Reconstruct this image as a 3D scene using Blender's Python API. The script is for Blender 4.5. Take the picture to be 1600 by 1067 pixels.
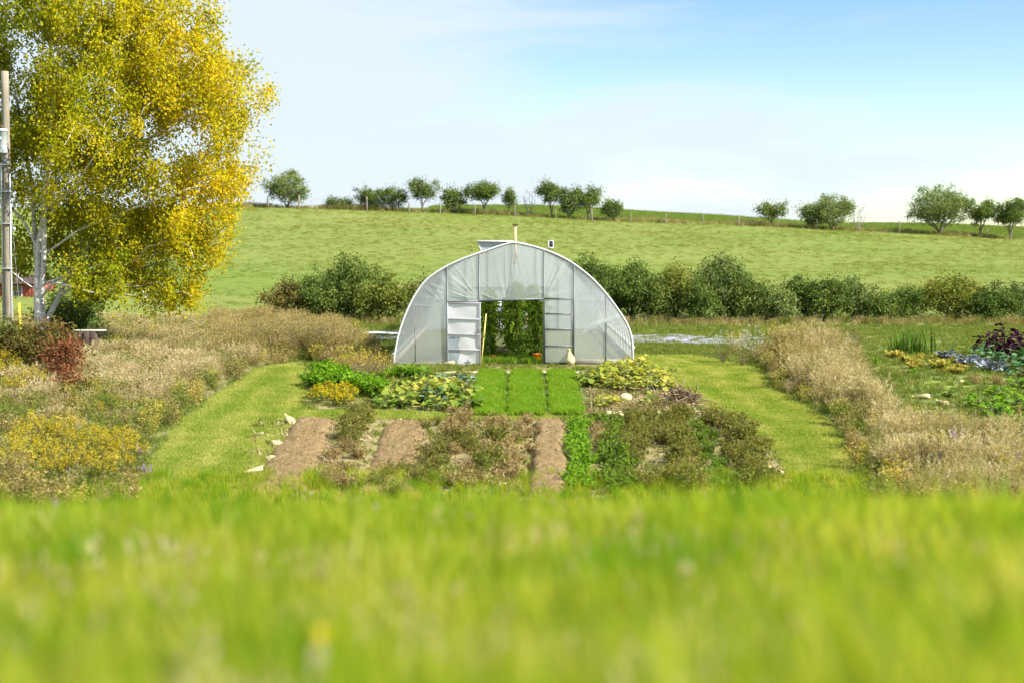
import bpy, math, random
import numpy as np
from mathutils import Vector
for _o in list(bpy.data.objects):
    bpy.data.objects.remove(_o, do_unlink=True)
S = bpy.context.scene
COL = S.collection
R = math.radians
rng = np.random.default_rng(7)
random.seed(7)

# ------------------------------------------------------------------ camera, sky, sun, exposure
EYE = 4.7
F = 2222.2                                   # focal length in photograph pixels (50 mm)
TH = math.atan((533.5 - 375) / F)            # the camera looks down a little
cam = bpy.data.cameras.new('camera')
cam.lens, cam.sensor_width = 50, 36
cam.clip_start, cam.clip_end = 0.1, 9000
cam.dof.use_dof = True
cam.dof.focus_distance = 52
cam.dof.aperture_fstop = 0.8
camo = bpy.data.objects.new('camera', cam)
COL.objects.link(camo)
camo.location = (0, 0, EYE)
camo.rotation_euler = (math.pi / 2 - TH, 0, 0)
S.camera = camo

SUN = Vector((0.82, -0.36, 0.74)).normalized()
w = bpy.data.worlds.new('World')
S.world = w
w.use_nodes = True
nt = w.node_tree
nt.nodes.clear()
def wn(t, **k):
    n = nt.nodes.new(t)
    for a, b in k.items():
        setattr(n, a, b)
    return n
sky = wn('ShaderNodeTexSky', sky_type='NISHITA', sun_disc=False)
sky.sun_elevation = math.asin(SUN.z)
sky.sun_rotation = math.atan2(SUN.x, SUN.y)
sky.air_density, sky.dust_density, sky.ozone_density = 1.0, 0.3, 2.5
hs = wn('ShaderNodeHueSaturation')
hs.inputs['Hue'].default_value = 0.519
hs.inputs['Saturation'].default_value = 1.3
hs.inputs['Value'].default_value = 1.2
nt.links.new(sky.outputs[0], hs.inputs['Color'])
tc = wn('ShaderNodeTexCoord')
mp = wn('ShaderNodeMapping')
mp.inputs['Scale'].default_value = (1.5, 1.5, 7.0)
mp.inputs['Rotation'].default_value = (0, R(9), 0)
mp.inputs['Location'].default_value = (0.3, 0.0, 0.45)
nt.links.new(tc.outputs['Generated'], mp.inputs[0])
noi = wn('ShaderNodeTexNoise')
noi.inputs['Scale'].default_value = 2.2
noi.inputs['Detail'].default_value = 7
noi.inputs['Roughness'].default_value = 0.52
noi.inputs['Distortion'].default_value = 0.35
nt.links.new(mp.outputs[0], noi.inputs['Vector'])
sep = wn('ShaderNodeSeparateXYZ')
nt.links.new(tc.outputs['Generated'], sep.inputs[0])
def m(op, a, b):
    n = wn('ShaderNodeMath', operation=op)
    for i, v in enumerate((a, b)):
        if isinstance(v, (int, float)):
            n.inputs[i].default_value = v
        else:
            nt.links.new(v, n.inputs[i])
    return n.outputs[0]
cov = m('ADD', m('MULTIPLY', sep.outputs['X'], -3.6), m('MULTIPLY', m('MINIMUM', sep.outputs['Z'], .15), -2.2))
cov = m('ADD', cov, m('ADD', m('MULTIPLY', noi.outputs[0], 3.6), -0.80))
cov = m('ADD', cov, m('MULTIPLY', m('MAXIMUM', m('SUBTRACT', .085, sep.outputs['Z']), 0.0), 4.5))      # veil of thin cloud thickening to the horizon
mr = wn('ShaderNodeMapRange', interpolation_type='SMOOTHSTEP')
nt.links.new(cov, mr.inputs[0])
mr.inputs[1].default_value = -0.12
mr.inputs[2].default_value = 0.95
mr.inputs[3].default_value = 0.05
mr.inputs[4].default_value = 0.95
mx = wn('ShaderNodeMix', data_type='RGBA')
nt.links.new(mr.outputs[0], mx.inputs[0])
nt.links.new(hs.outputs[0], mx.inputs[6])
mx.inputs[7].default_value = (4.35, 4.95, 5.5, 1)
bg = wn('ShaderNodeBackground')
bg.inputs[1].default_value = 0.076
nt.links.new(mx.outputs[2], bg.inputs[0])
wo = wn('ShaderNodeOutputWorld')
nt.links.new(bg.outputs[0], wo.inputs[0])

sl = bpy.data.lights.new('sun', 'SUN')
sl.energy, sl.angle, sl.color = 5.0, R(0.53), (1.0, 0.95, 0.85)
so = bpy.data.objects.new('sun', sl)
COL.objects.link(so)
so.rotation_euler = SUN.to_track_quat('Z', 'Y').to_euler()
so.location = (40, 20, 60)
vs = S.view_settings
vs.view_transform, vs.look, vs.gamma, vs.exposure = 'Standard', 'None', 1.0, 1.30
vs.use_curve_mapping = False
S.cycles.max_bounces = 8
S.cycles.transparent_max_bounces = 24
S.cycles.transmission_bounces = 6
S.cycles.diffuse_bounces = 4
S.cycles.use_denoising = True

# ------------------------------------------------------------------ ground heights, pixels to places
_py = np.array([-400, -30, -6, 0, 3, 8, 11, 15, 20, 25, 29, 32.5, 36, 44, 51, 55, 76, 80])
_pz = np.array([9, 6.6, 4.5, 3.80, 3.42, 2.77, 2.16, 1.3, .25, -.45, -.82, -.84, -.72, -.38, -.08, 0, 0.02, .12])
_ty = np.arange(-400, 81, 0.25)
_tz = np.interp(_ty, _py, _pz)
_k = np.hanning(13); _k /= _k.sum()
_tz = np.convolve(np.pad(_tz, 6, mode='edge'), _k, 'valid')
_fx = (np.array([-400, 400, 550, 700, 800, 950, 1000, 1200, 1300, 1420, 1600, 2000, 3000]) - 800)
_fy = np.array([330, 325, 328, 333, 337, 345, 347, 355, 360, 365, 376, 385, 395])
_fz = EYE + (375 - _fy) / F * 160
_cy = np.array([330, 328, 325, 324, 327, 330, 332, 343.5, 348, 352, 360, 375, 390])
_cz = EYE + (375 - _cy) / F * 190
def G(x, y):
    x = np.asarray(x, float); y = np.asarray(y, float)
    x, y = np.broadcast_arrays(x, y)
    zlow = np.interp(y, _ty, _tz)
    zf = np.interp(x, _fx * 160 / F, _fz)
    zc = np.interp(x, _fx * 190 / F, _cz)
    t = np.clip((y - 80) / 80, 0, 1)
    z = np.where(y > 80, .12 + (zf - .12) * (0.55 * t + 0.45 * t * t * (1.9 - .9 * t)), zlow)
    u = np.clip((y - 160) / 30, 0, 1)
    z = np.where(y > 160, zf + (zc - zf) * u, z)
    v = np.clip((y - 190) / 300, 0, 1)
    z = np.where(y > 190, zc + (-3 - zc) * (v * v * (3 - 2 * v)), z)
    hillw = np.clip((y - 82) / 30, 0, 1) * np.clip((400 - y) / 200, 0, 1)
    z = z + hillw * (0.22 * np.sin(x * .09 + 1.3) * np.sin(y * .11) + .12 * np.sin(x * .23 + y * .17)) * (1 - .8 * np.exp(-((y - 160) / 10) ** 2))
    gw = np.clip((y - 26) / 6, 0, 1) * np.clip((82 - y) / 5, 0, 1)
    gh = np.clip(np.maximum(np.abs(x) - 5, 52.5 - y), 0, 1)
    z = z + gw * gh * (0.018 * np.sin(x * 1.3 + .6 * y) + .016 * np.sin(x * .7 - 1.1 * y + 2))
    fw = np.clip((26 - y) / 8, 0, 1)
    z = z + fw * (.03 * np.sin(x * .9 + 1) + .02 * np.sin(x * 2.1 + y))
    return z
def gz(x, y):
    return float(G(x, y))
def ray(px, py):
    u, v = (px - 800) / F, (533.5 - py) / F
    d = np.array([u, math.cos(TH) + v * math.sin(TH), -math.sin(TH) + v * math.cos(TH)])
    return d / d[1]
_ys = np.concatenate([np.arange(24, 90, .05), np.arange(90, 260, .5)])
def at(px, py, lo=24):
    """where the line of sight through a photograph pixel meets the ground beyond the crest"""
    d = ray(px, py)
    ys = _ys[_ys >= lo]
    below = (EYE + d[2] * ys) < G(d[0] * ys, ys)
    y = ys[np.argmax(below)] if below.any() else ys[-1]
    return float(d[0] * y), float(y)
def X(px, D): return (px - 800) / F * D
def Z(py, D): return EYE + ray(800, py)[2] * D

# ------------------------------------------------------------------ helpers
def link(o, parent=None):
    COL.objects.link(o)
    if parent is not None:
        o.parent = parent
    return o
def tag(o, label=None, cat=None, group=None, kind=None):
    if label: o['label'] = label
    if cat: o['category'] = cat
    if group: o['group'] = group
    if kind: o['kind'] = kind
    return o
def empty(name, loc, label=None, cat=None, group=None, rz=0, sc=1):
    o = bpy.data.objects.new(name, None)
    o.empty_display_size = .2
    link(o)
    o.location = loc
    o.rotation_euler[2] = rz
    o.scale = (sc,) * 3 if isinstance(sc, (int, float)) else sc
    return tag(o, label, cat, group)
def mesh(name, V, faces, attrs=None, smooth=False):
    me = bpy.data.meshes.new(name)
    V = np.ascontiguousarray(V, np.float32)
    fs = [np.asarray(f, np.int32) for f in (faces if isinstance(faces, list) else [faces]) if len(f)]
    lv = np.concatenate([f.ravel() for f in fs])
    lens = np.concatenate([np.full(len(f), f.shape[1], np.int32) for f in fs])
    st = np.concatenate([[0], np.cumsum(lens)[:-1]]).astype(np.int32)
    me.vertices.add(len(V)); me.vertices.foreach_set('co', V.ravel())
    me.loops.add(len(lv)); me.loops.foreach_set('vertex_index', lv)
    me.polygons.add(len(lens)); me.polygons.foreach_set('loop_start', st)
    if smooth:
        me.polygons.foreach_set('use_smooth', np.ones(len(lens), bool))
    for k, a in (attrs or {}).items():
        at_ = me.attributes.new(k, 'FLOAT', 'POINT')
        at_.data.foreach_set('value', np.ascontiguousarray(a, np.float32))
    me.update(calc_edges=True)
    return me
def ob(name, me, mat=None, parent=None, loc=None, linked=True):
    o = bpy.data.objects.new(name, me)
    if mat is not None and not me.materials:
        me.materials.append(mat)
    if linked:
        link(o, parent)
    if loc is not None:
        o.location = loc
    return o
class MB:
    """collects solid shapes into one mesh"""
    def __init__(s): s.V, s.Q, s.T, s.n = [], [], [], 0
    def add(s, V, Q=None, T=None):
        V = np.asarray(V, float).reshape(-1, 3)
        if Q is not None and len(Q): s.Q.append(np.asarray(Q) + s.n)
        if T is not None and len(T): s.T.append(np.asarray(T) + s.n)
        s.V.append(V); s.n += len(V)
    def box(s, c, d, rz=0, ry=0, bev=0.0):
        hx, hy, hz = np.array(d) / 2
        b = min(bev, hx * .9, hy * .9, hz * .9)
        P = np.array([[i, j, k] for i in (-1, 1) for j in (-1, 1) for k in (-1, 1)], float) * (hx, hy, hz)
        if b > 0:
            sg = np.sign(P)
            VV = np.concatenate([P - sg * (0, b, b), P - sg * (b, 0, b), P - sg * (b, b, 0)])
            me = _hull(VV)
            V, T = VV, me
            Q = None
        else:
            V = P; Q = [[0, 1, 3, 2], [4, 6, 7, 5], [0, 4, 5, 1], [2, 3, 7, 6], [0, 2, 6, 4], [1, 5, 7, 3]]; T = None
        V = V.copy()
        if ry:
            c_, s_ = math.cos(ry), math.sin(ry)
            V = np.stack([V[:, 0] * c_ + V[:, 2] * s_, V[:, 1], -V[:, 0] * s_ + V[:, 2] * c_], 1)
        if rz:
            c_, s_ = math.cos(rz), math.sin(rz)
            V = np.stack([V[:, 0] * c_ - V[:, 1] * s_, V[:, 0] * s_ + V[:, 1] * c_, V[:, 2]], 1)
        s.add(V + np.array(c), Q, T)
        return s
    def tube(s, P, r, n=8, cap=True):
        V, Q, T = tube(P, r, n, cap)
        s.add(V, Q, T)
        return s
    def grid(s, A):
        a, b = A.shape[:2]
        i = np.arange(a * b).reshape(a, b)
        s.add(A.reshape(-1, 3), np.stack([i[:-1, :-1], i[1:, :-1], i[1:, 1:], i[:-1, 1:]], -1).reshape(-1, 4))
        return s
    def build(s, name, mat, parent=None, smooth=False, loc=None):
        fs = []
        if s.Q: fs.append(np.concatenate(s.Q))
        if s.T: fs.append(np.concatenate(s.T))
        return ob(name, mesh(name, np.concatenate(s.V), fs, smooth=smooth), mat, parent, loc)
def _hull(P):
    import bmesh
    bm = bmesh.new()
    vs_ = [bm.verts.new(p) for p in P]
    bm.verts.index_update()
    bmesh.ops.convex_hull(bm, input=vs_)
    bmesh.ops.recalc_face_normals(bm, faces=bm.faces[:])
    T = []
    for f in bm.faces:
        ix = [v.index for v in f.verts]
        for k in range(1, len(ix) - 1):
            T.append([ix[0], ix[k], ix[k + 1]])
    bm.free()
    return np.array(T)
def tube(P, r, n=8, cap=True):
    P = np.asarray(P, float); k = len(P)
    r = np.full(k, r, float) if np.isscalar(r) else np.asarray(r, float)
    d = np.gradient(P, axis=0)
    d /= np.linalg.norm(d, axis=1)[:, None] + 1e-9
    ref = np.where(np.abs(d[:, 2:3]) > .9, np.array([[1., 0, 0]]), np.array([[0, 0, 1.]]))
    if abs(d[:, 2]).max() > .9: ref[:] = (1., .02, 0) if abs(d[:, 0]).max() < .95 else (0, 1., 0)
    a = np.cross(d, ref); a /= np.linalg.norm(a, axis=1)[:, None] + 1e-9
    b = np.cross(d, a)
    t = np.linspace(0, 2 * np.pi, n, endpoint=False)
    V = P[:, None] + r[:, None, None] * (a[:, None] * np.cos(t)[None, :, None] + b[:, None] * np.sin(t)[None, :, None])
    i = np.arange(k * n).reshape(k, n)
    Q = np.stack([i[:-1], np.roll(i[:-1], -1, 1), np.roll(i[1:], -1, 1), i[1:]], -1).reshape(-1, 4)
    V = V.reshape(-1, 3); T = None
    if cap:
        V = np.concatenate([V, P[:1], P[-1:]])
        j = np.arange(n); c0, c1 = k * n, k * n + 1
        T = np.concatenate([np.stack([np.full(n, c0), (j + 1) % n, j], 1), np.stack([np.full(n, c1), i[-1], np.roll(i[-1], -1)], 1)])
    return V, Q, T
def unit(v): return v / (np.linalg.norm(v, axis=-1, keepdims=True) + 1e-9)
def leaves_geo(P, d, L, W, curl=.25, up=None):
    """one bent rhombus per leaf; d = leaf direction"""
    n = len(P)
    d = unit(d)
    u = unit(rng.normal(size=(n, 3))) if up is None else up
    s_ = unit(np.cross(d, u)); nn = np.cross(s_, d)
    L = np.broadcast_to(L, n)[:, None]; W = np.broadcast_to(W, n)[:, None]
    V = np.stack([P, P + d * L * .45 + s_ * W * .5 + nn * L * .10, P + d * L - nn * L * curl, P + d * L * .45 - s_ * W * .5 + nn * L * .10], 1)
    return V.reshape(-1, 3), np.arange(4 * n).reshape(n, 4)

# ------------------------------------------------------------------ materials
def newmat(name):
    mt = bpy.data.materials.new(name)
    mt.use_nodes = True
    t = mt.node_tree
    t.nodes.clear()
    return mt, t
def nd(t, ty, ins=None, **k):
    n = t.nodes.new(ty)
    for a, b in k.items(): setattr(n, a, b)
    for a, b in (ins or {}).items():
        if isinstance(b, bpy.types.NodeSocket): t.links.new(b, n.inputs[a])
        else: n.inputs[a].default_value = b
    return n
def ramp(t, fac, stops):
    n = nd(t, 'ShaderNodeValToRGB', {0: fac})
    e = n.color_ramp.elements
    while len(e) > 1: e.remove(e[-1])
    e[0].position, e[0].color = stops[0][0], (*stops[0][1], 1)
    for p, c in stops[1:]:
        x = e.new(p); x.color = (*c, 1)
    return n.outputs[0]
def mth(t, op, a, b=0.0):
    return nd(t, 'ShaderNodeMath', {0: a, 1: b}, operation=op).outputs[0]
def mixc(t, f, a, b, mode='MIX'):
    n = nd(t, 'ShaderNodeMix', data_type='RGBA', blend_type=mode)
    for i, v in ((0, f), (6, a), (7, b)):
        if isinstance(v, bpy.types.NodeSocket): t.links.new(v, n.inputs[i])
        else: n.inputs[i].default_value = (*v, 1) if isinstance(v, tuple) and len(v) == 3 else v
    return n.outputs[2]
def foliage(name, stops, transl=.4, wr=.65, wo_=.2, wn_=.3, nscale=.6, tint=(1.25, 1.15, .55), rough=.7, spec=.08):
    """leaf or blade: colour by its own number, its plant's number and its place"""
    mt, t = newmat(name)
    a = nd(t, 'ShaderNodeAttribute', attribute_name='rnd').outputs['Fac']
    oi = nd(t, 'ShaderNodeObjectInfo').outputs['Random']
    geo = nd(t, 'ShaderNodeNewGeometry').outputs['Position']
    no = nd(t, 'ShaderNodeTexNoise', {'Vector': geo, 'Scale': nscale, 'Detail': 3.0}).outputs[0]
    no = nd(t, 'ShaderNodeMapRange', {0: no, 1: .3, 2: .7}).outputs[0]
    f = mth(t, 'ADD', mth(t, 'MULTIPLY', a, wr), mth(t, 'ADD', mth(t, 'MULTIPLY', oi, wo_), mth(t, 'MULTIPLY', no, wn_)))
    c = ramp(t, f, stops)
    c2 = mixc(t, 1.0, c, tint, 'MULTIPLY')
    p = nd(t, 'ShaderNodeBsdfPrincipled', {'Base Color': c, 'Roughness': rough, 'Specular IOR Level': spec})
    tr = nd(t, 'ShaderNodeBsdfTranslucent', {0: c2})
    mxs = nd(t, 'ShaderNodeMixShader', {0: transl, 1: p.outputs[0], 2: tr.outputs[0]})
    nd(t, 'ShaderNodeOutputMaterial', {0: mxs.outputs[0]})
    return mt
def solid(name, c, rough=.6, metal=0.0, var=.25, nscale=12.0, stretch=(1, 1, 1), spec=.4, bump=0.0, c2=None):
    """plain surface with blotches and grain"""
    mt, t = newmat(name)
    co = nd(t, 'ShaderNodeTexCoord').outputs['Object']
    mpn = nd(t, 'ShaderNodeMapping', {0: co, 'Scale': stretch}).outputs[0]
    no = nd(t, 'ShaderNodeTexNoise', {'Vector': mpn, 'Scale': nscale, 'Detail': 5.0, 'Roughness': .6}).outputs[0]
    no = nd(t, 'ShaderNodeMapRange', {0: no, 1: .25, 2: .75}).outputs[0]
    lo = c2 if c2 else tuple(x * (1 - var) for x in c)
    hi = c if c2 else tuple(min(1, x * (1 + var * .6)) for x in c)
    cc = mixc(t, no, lo, hi)
    p = nd(t, 'ShaderNodeBsdfPrincipled', {'Base Color': cc, 'Roughness': rough, 'Metallic': metal, 'Specular IOR Level': spec})
    if bump:
        b = nd(t, 'ShaderNodeBump', {'Height': no, 'Strength': bump, 'Distance': .02})
        t.links.new(b.outputs[0], p.inputs['Normal'])
    nd(t, 'ShaderNodeOutputMaterial', {0: p.outputs[0]})
    return mt
def groundmat(name, layers, fine=None, bump=.6, dist=.05):
    """layers: list of (stretch xyz, scale, lo, hi, colour); first is (colour,)"""
    mt, t = newmat(name)
    geo = nd(t, 'ShaderNodeNewGeometry').outputs['Position']
    c = layers[0][0]
    last = None
    for st, sc_, lo, hi, col in layers[1:]:
        mpn = nd(t, 'ShaderNodeMapping', {0: geo, 'Scale': st}).outputs[0]
        no = nd(t, 'ShaderNodeTexNoise', {'Vector': mpn, 'Scale': sc_, 'Detail': 6.0, 'Roughness': .62, 'Distortion': .3}).outputs[0]
        f = nd(t, 'ShaderNodeMapRange', {0: no, 1: lo, 2: hi}).outputs[0]
        c = mixc(t, f, c, col)
        last = no
    p = nd(t, 'ShaderNodeBsdfPrincipled', {'Base Color': c, 'Roughness': .9, 'Specular IOR Level': .1})
    if bump and last is not None:
        b = nd(t, 'ShaderNodeBump', {'Height': last, 'Strength': bump, 'Distance': dist})
        t.links.new(b.outputs[0], p.inputs['Normal'])
    nd(t, 'ShaderNodeOutputMaterial', {0: p.outputs[0]})
    return mt

# ------------------------------------------------------------------ the ground
def sheet(name, xs, ys, mat, zoff=0.0):
    xx, yy = np.meshgrid(xs, ys, indexing='ij')
    A = np.stack([xx, yy, G(xx, yy) + zoff], -1)
    o = MB().grid(A[:, ::-1] if False else A).build(name, mat, smooth=True)
    return tag(o, kind='structure')
def spaced(*seg):
    return np.unique(np.concatenate([np.linspace(a, b, int(round((b - a) / s_)) + 1) for a, b, s_ in seg]).round(4))
GX = spaced((-3000, -400, 200), (-400, -100, 20), (-100, -30, 2), (-30, 40, .5), (40, 120, 2), (120, 400, 20), (400, 3000, 200))
m_fore = groundmat('grassy soil', [((.10, .14, .025),), ((1, 1, 1), 1.5, .35, .65, (.15, .15, .05)), ((1, 1, 1), 14, .4, .7, (.06, .09, .02))])
m_garden = groundmat('weedy garden soil', [((.12, .18, .033),), ((1, 1, 1), .35, .4, .62, (.19, .20, .06)), ((1, 1, 1), 2.2, .45, .66, (.09, .14, .025)), ((1, 1, 1), 13, .5, .72, (.22, .18, .09))])
m_past = groundmat('grazed pasture', [((.122, .178, .028),), ((.18, .8, 1), .10, .40, .62, (.172, .195, .045)), ((.25, 1.6, 1), .4, .42, .80, (.112, .17, .026)), ((.4, 1.4, 1), 2.6, .46, .84, (.19, .19, .055))], bump=.15, dist=.08)
sheet('foreground_slope', GX, spaced((-400, -30, 30), (-30, 0, 2), (0, 29, .4)), m_fore)
sheet('garden_ground', GX, spaced((29, 79, .4)), m_garden)
sheet('hill_pasture', GX, spaced((79, 100, .75), (100, 200, 1.5), (200, 400, 8), (400, 1000, 60), (1000, 6000, 500)), m_past)

def poly_px(pts, lo=24):
    return np.array([at(a, b, lo) for a, b in pts])
def inside(P, poly):
    x, y = P[:, 0], P[:, 1]
    c = np.zeros(len(P), bool)
    j = len(poly) - 1
    for i in range(len(poly)):
        xi, yi = poly[i]; xj, yj = poly[j]
        hit = ((yi > y) != (yj > y)) & (x < (xj - xi) * (y - yi) / (yj - yi + 1e-12) + xi)
        c ^= hit
        j = i
    return c
def sample(poly, dens, lim=None):
    a, b = poly.min(0), poly.max(0)
    n = int((b - a).prod() * dens)
    P = rng.uniform(a, b, (n, 2))
    P = P[inside(P, poly)]
    return P if lim is None else P[:lim]
def vnoise(x, y, s, seed=0):
    r_ = np.random.default_rng(seed)
    z = 0
    for k in range(5):
        a = r_.uniform(0, 6.28); f = s * r_.uniform(.6, 1.7)
        z = z + np.sin((x * math.cos(a) + y * math.sin(a)) * f + r_.uniform(0, 6.28))
    return z / 5
def drape(name, poly, mat, zoff, step=.15, kind='structure', rough=.12, relief=None, inset=0):
    """a sheet laid on the ground inside an outline, its border ragged"""
    a, b = poly.min(0) - .3, poly.max(0) + .3
    xs, ys = np.arange(a[0], b[0], step), np.arange(a[1], b[1], step)
    xx, yy = np.meshgrid(xs, ys, indexing='ij')
    jx = xx + rough * vnoise(xx, yy, 5, 3); jy = yy + rough * vnoise(xx, yy, 6, 9)
    ins = inside(np.stack([jx.ravel(), jy.ravel()], 1), poly).reshape(xx.shape)
    z = G(xx, yy) + zoff
    if relief is not None: z = z + relief(xx, yy)
    i = np.arange(xx.size).reshape(xx.shape)
    k = ins[:-1, :-1] & ins[1:, :-1] & ins[1:, 1:] & ins[:-1, 1:]
    Q = np.stack([i[:-1, :-1], i[1:, :-1], i[1:, 1:], i[:-1, 1:]], -1)[k]
    u, inv = np.unique(Q, return_inverse=True)
    o = ob(name, mesh(name, np.stack([xx, yy, z], -1).reshape(-1, 3)[u], inv.reshape(-1, 4), smooth=True), mat)
    if kind: o['kind'] = kind
    return o

# ------------------------------------------------------------------ instancing for growth nobody could count
def scatter(name, P, protos, scale, tilt=.12, label=None, cat=None, zs=None, parent=None, zoff=0.0, z=None, lean=None):
    n = len(P)
    if z is None: z = G(P[:, 0], P[:, 1])
    V = np.column_stack([P[:, 0], P[:, 1], z + zoff]).astype(np.float32)
    me = bpy.data.meshes.new(name)
    me.vertices.add(n); me.vertices.foreach_set('co', V.ravel())
    rot = np.column_stack([rng.normal(0, tilt, n), rng.normal(0, tilt, n), rng.uniform(0, 6.283, n)]).astype(np.float32)
    sc_ = np.asarray(scale, np.float32)
    sv = np.repeat(sc_[:, None], 3, 1)
    if zs is not None: sv[:, 2] *= zs
    for k, ty, arr in (('rot', 'FLOAT_VECTOR', rot), ('scl', 'FLOAT_VECTOR', sv.astype(np.float32))):
        a = me.attributes.new(k, ty, 'POINT'); a.data.foreach_set('vector', np.ascontiguousarray(arr).ravel())
    a = me.attributes.new('pick', 'INT', 'POINT')
    a.data.foreach_set('value', rng.integers(0, len(protos), n).astype(np.int32))
    o = bpy.data.objects.new(name, me); link(o, parent)
    c = bpy.data.collections.new(name + ' sources')
    for q in protos: c.objects.link(q)
    g = bpy.data.node_groups.new(name, 'GeometryNodeTree')
    g.interface.new_socket('Geometry', in_out='INPUT', socket_type='NodeSocketGeometry')
    g.interface.new_socket('Geometry', in_out='OUTPUT', socket_type='NodeSocketGeometry')
    gi, go = g.nodes.new('NodeGroupInput'), g.nodes.new('NodeGroupOutput')
    ci = g.nodes.new('GeometryNodeCollectionInfo')
    ci.inputs[0].default_value = c; ci.inputs[1].default_value = True; ci.inputs[2].default_value = True
    ip = g.nodes.new('GeometryNodeInstanceOnPoints')
    ip.inputs['Pick Instance'].default_value = True
    def na(nm, ty):
        q = g.nodes.new('GeometryNodeInputNamedAttribute'); q.data_type = ty; q.inputs[0].default_value = nm
        return q.outputs[0]
    er = g.nodes.new('FunctionNodeEulerToRotation')
    L = g.links.new
    L(gi.outputs[0], ip.inputs['Points']); L(ci.outputs[0], ip.inputs['Instance'])
    L(na('pick', 'INT'), ip.inputs['Instance Index']); L(na('rot', 'FLOAT_VECTOR'), er.inputs[0])
    L(er.outputs[0], ip.inputs['Rotation']); L(na('scl', 'FLOAT_VECTOR'), ip.inputs['Scale'])
    L(ip.outputs[0], go.inputs[0])
    md = o.modifiers.new('scatter', 'NODES'); md.node_group = g
    return tag(o, label, cat, kind='stuff')
def tuft(name, n, H, spread, wid, bend, mat, seg=3, hvar=.35, heads=0.0, head_len=.12, head_w=.03):
    """a clump of grass blades, some with seed heads"""
    V, Q, rn = [], [], []
    off = 0
    for i in range(n):
        a, a2 = rng.uniform(0, 6.28), rng.uniform(0, 6.28)
        r0 = spread * math.sqrt(rng.uniform())
        p = np.array([r0 * math.cos(a), r0 * math.sin(a), 0])
        h = H * rng.uniform(1 - hvar, 1)
        b = bend * rng.uniform(.2, 1.3) * h
        t = np.linspace(0, 1, seg + 1)
        c = p + np.outer(t ** 2, [b * math.cos(a2), b * math.sin(a2), 0]) + np.outer(t * (1 - .18 * t * b / h), [0, 0, h])
        s_ = np.array([-math.sin(a2 + rng.normal(0, .8)), math.cos(a2 + rng.normal(0, .8)), 0])
        ww = wid * rng.uniform(.7, 1.3) * (1 - t ** 1.6 * .93)
        hd = rng.uniform() < heads
        if hd: ww *= .6
        vv = np.stack([c - s_ * ww[:, None] / 2, c + s_ * ww[:, None] / 2], 1).reshape(-1, 3)
        k = np.arange(seg) * 2
        V.append(vv); Q.append(np.stack([k, k + 1, k + 3, k + 2], 1) + off); off += len(vv)
        r_ = rng.uniform(); rn.append(np.full(len(vv), r_))
        if hd:
            m_ = 7
            d0 = c[-1] - c[-2]; d0 /= np.linalg.norm(d0) + 1e-9
            pp = c[-1] - np.outer(rng.uniform(0, 1, m_), d0) * head_len
            lv, lq = leaves_geo(pp, d0 * .8 + rng.normal(0, .45, (m_, 3)), head_len * .45, head_w)
            V.append(lv); Q.append(lq + off); off += len(lv); rn.append(np.full(len(lv), min(1, .75 + .25 * r_)))
    return ob(name, mesh(name, np.concatenate(V), np.concatenate(Q), {'rnd': np.concatenate(rn)}), mat, linked=False)

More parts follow.
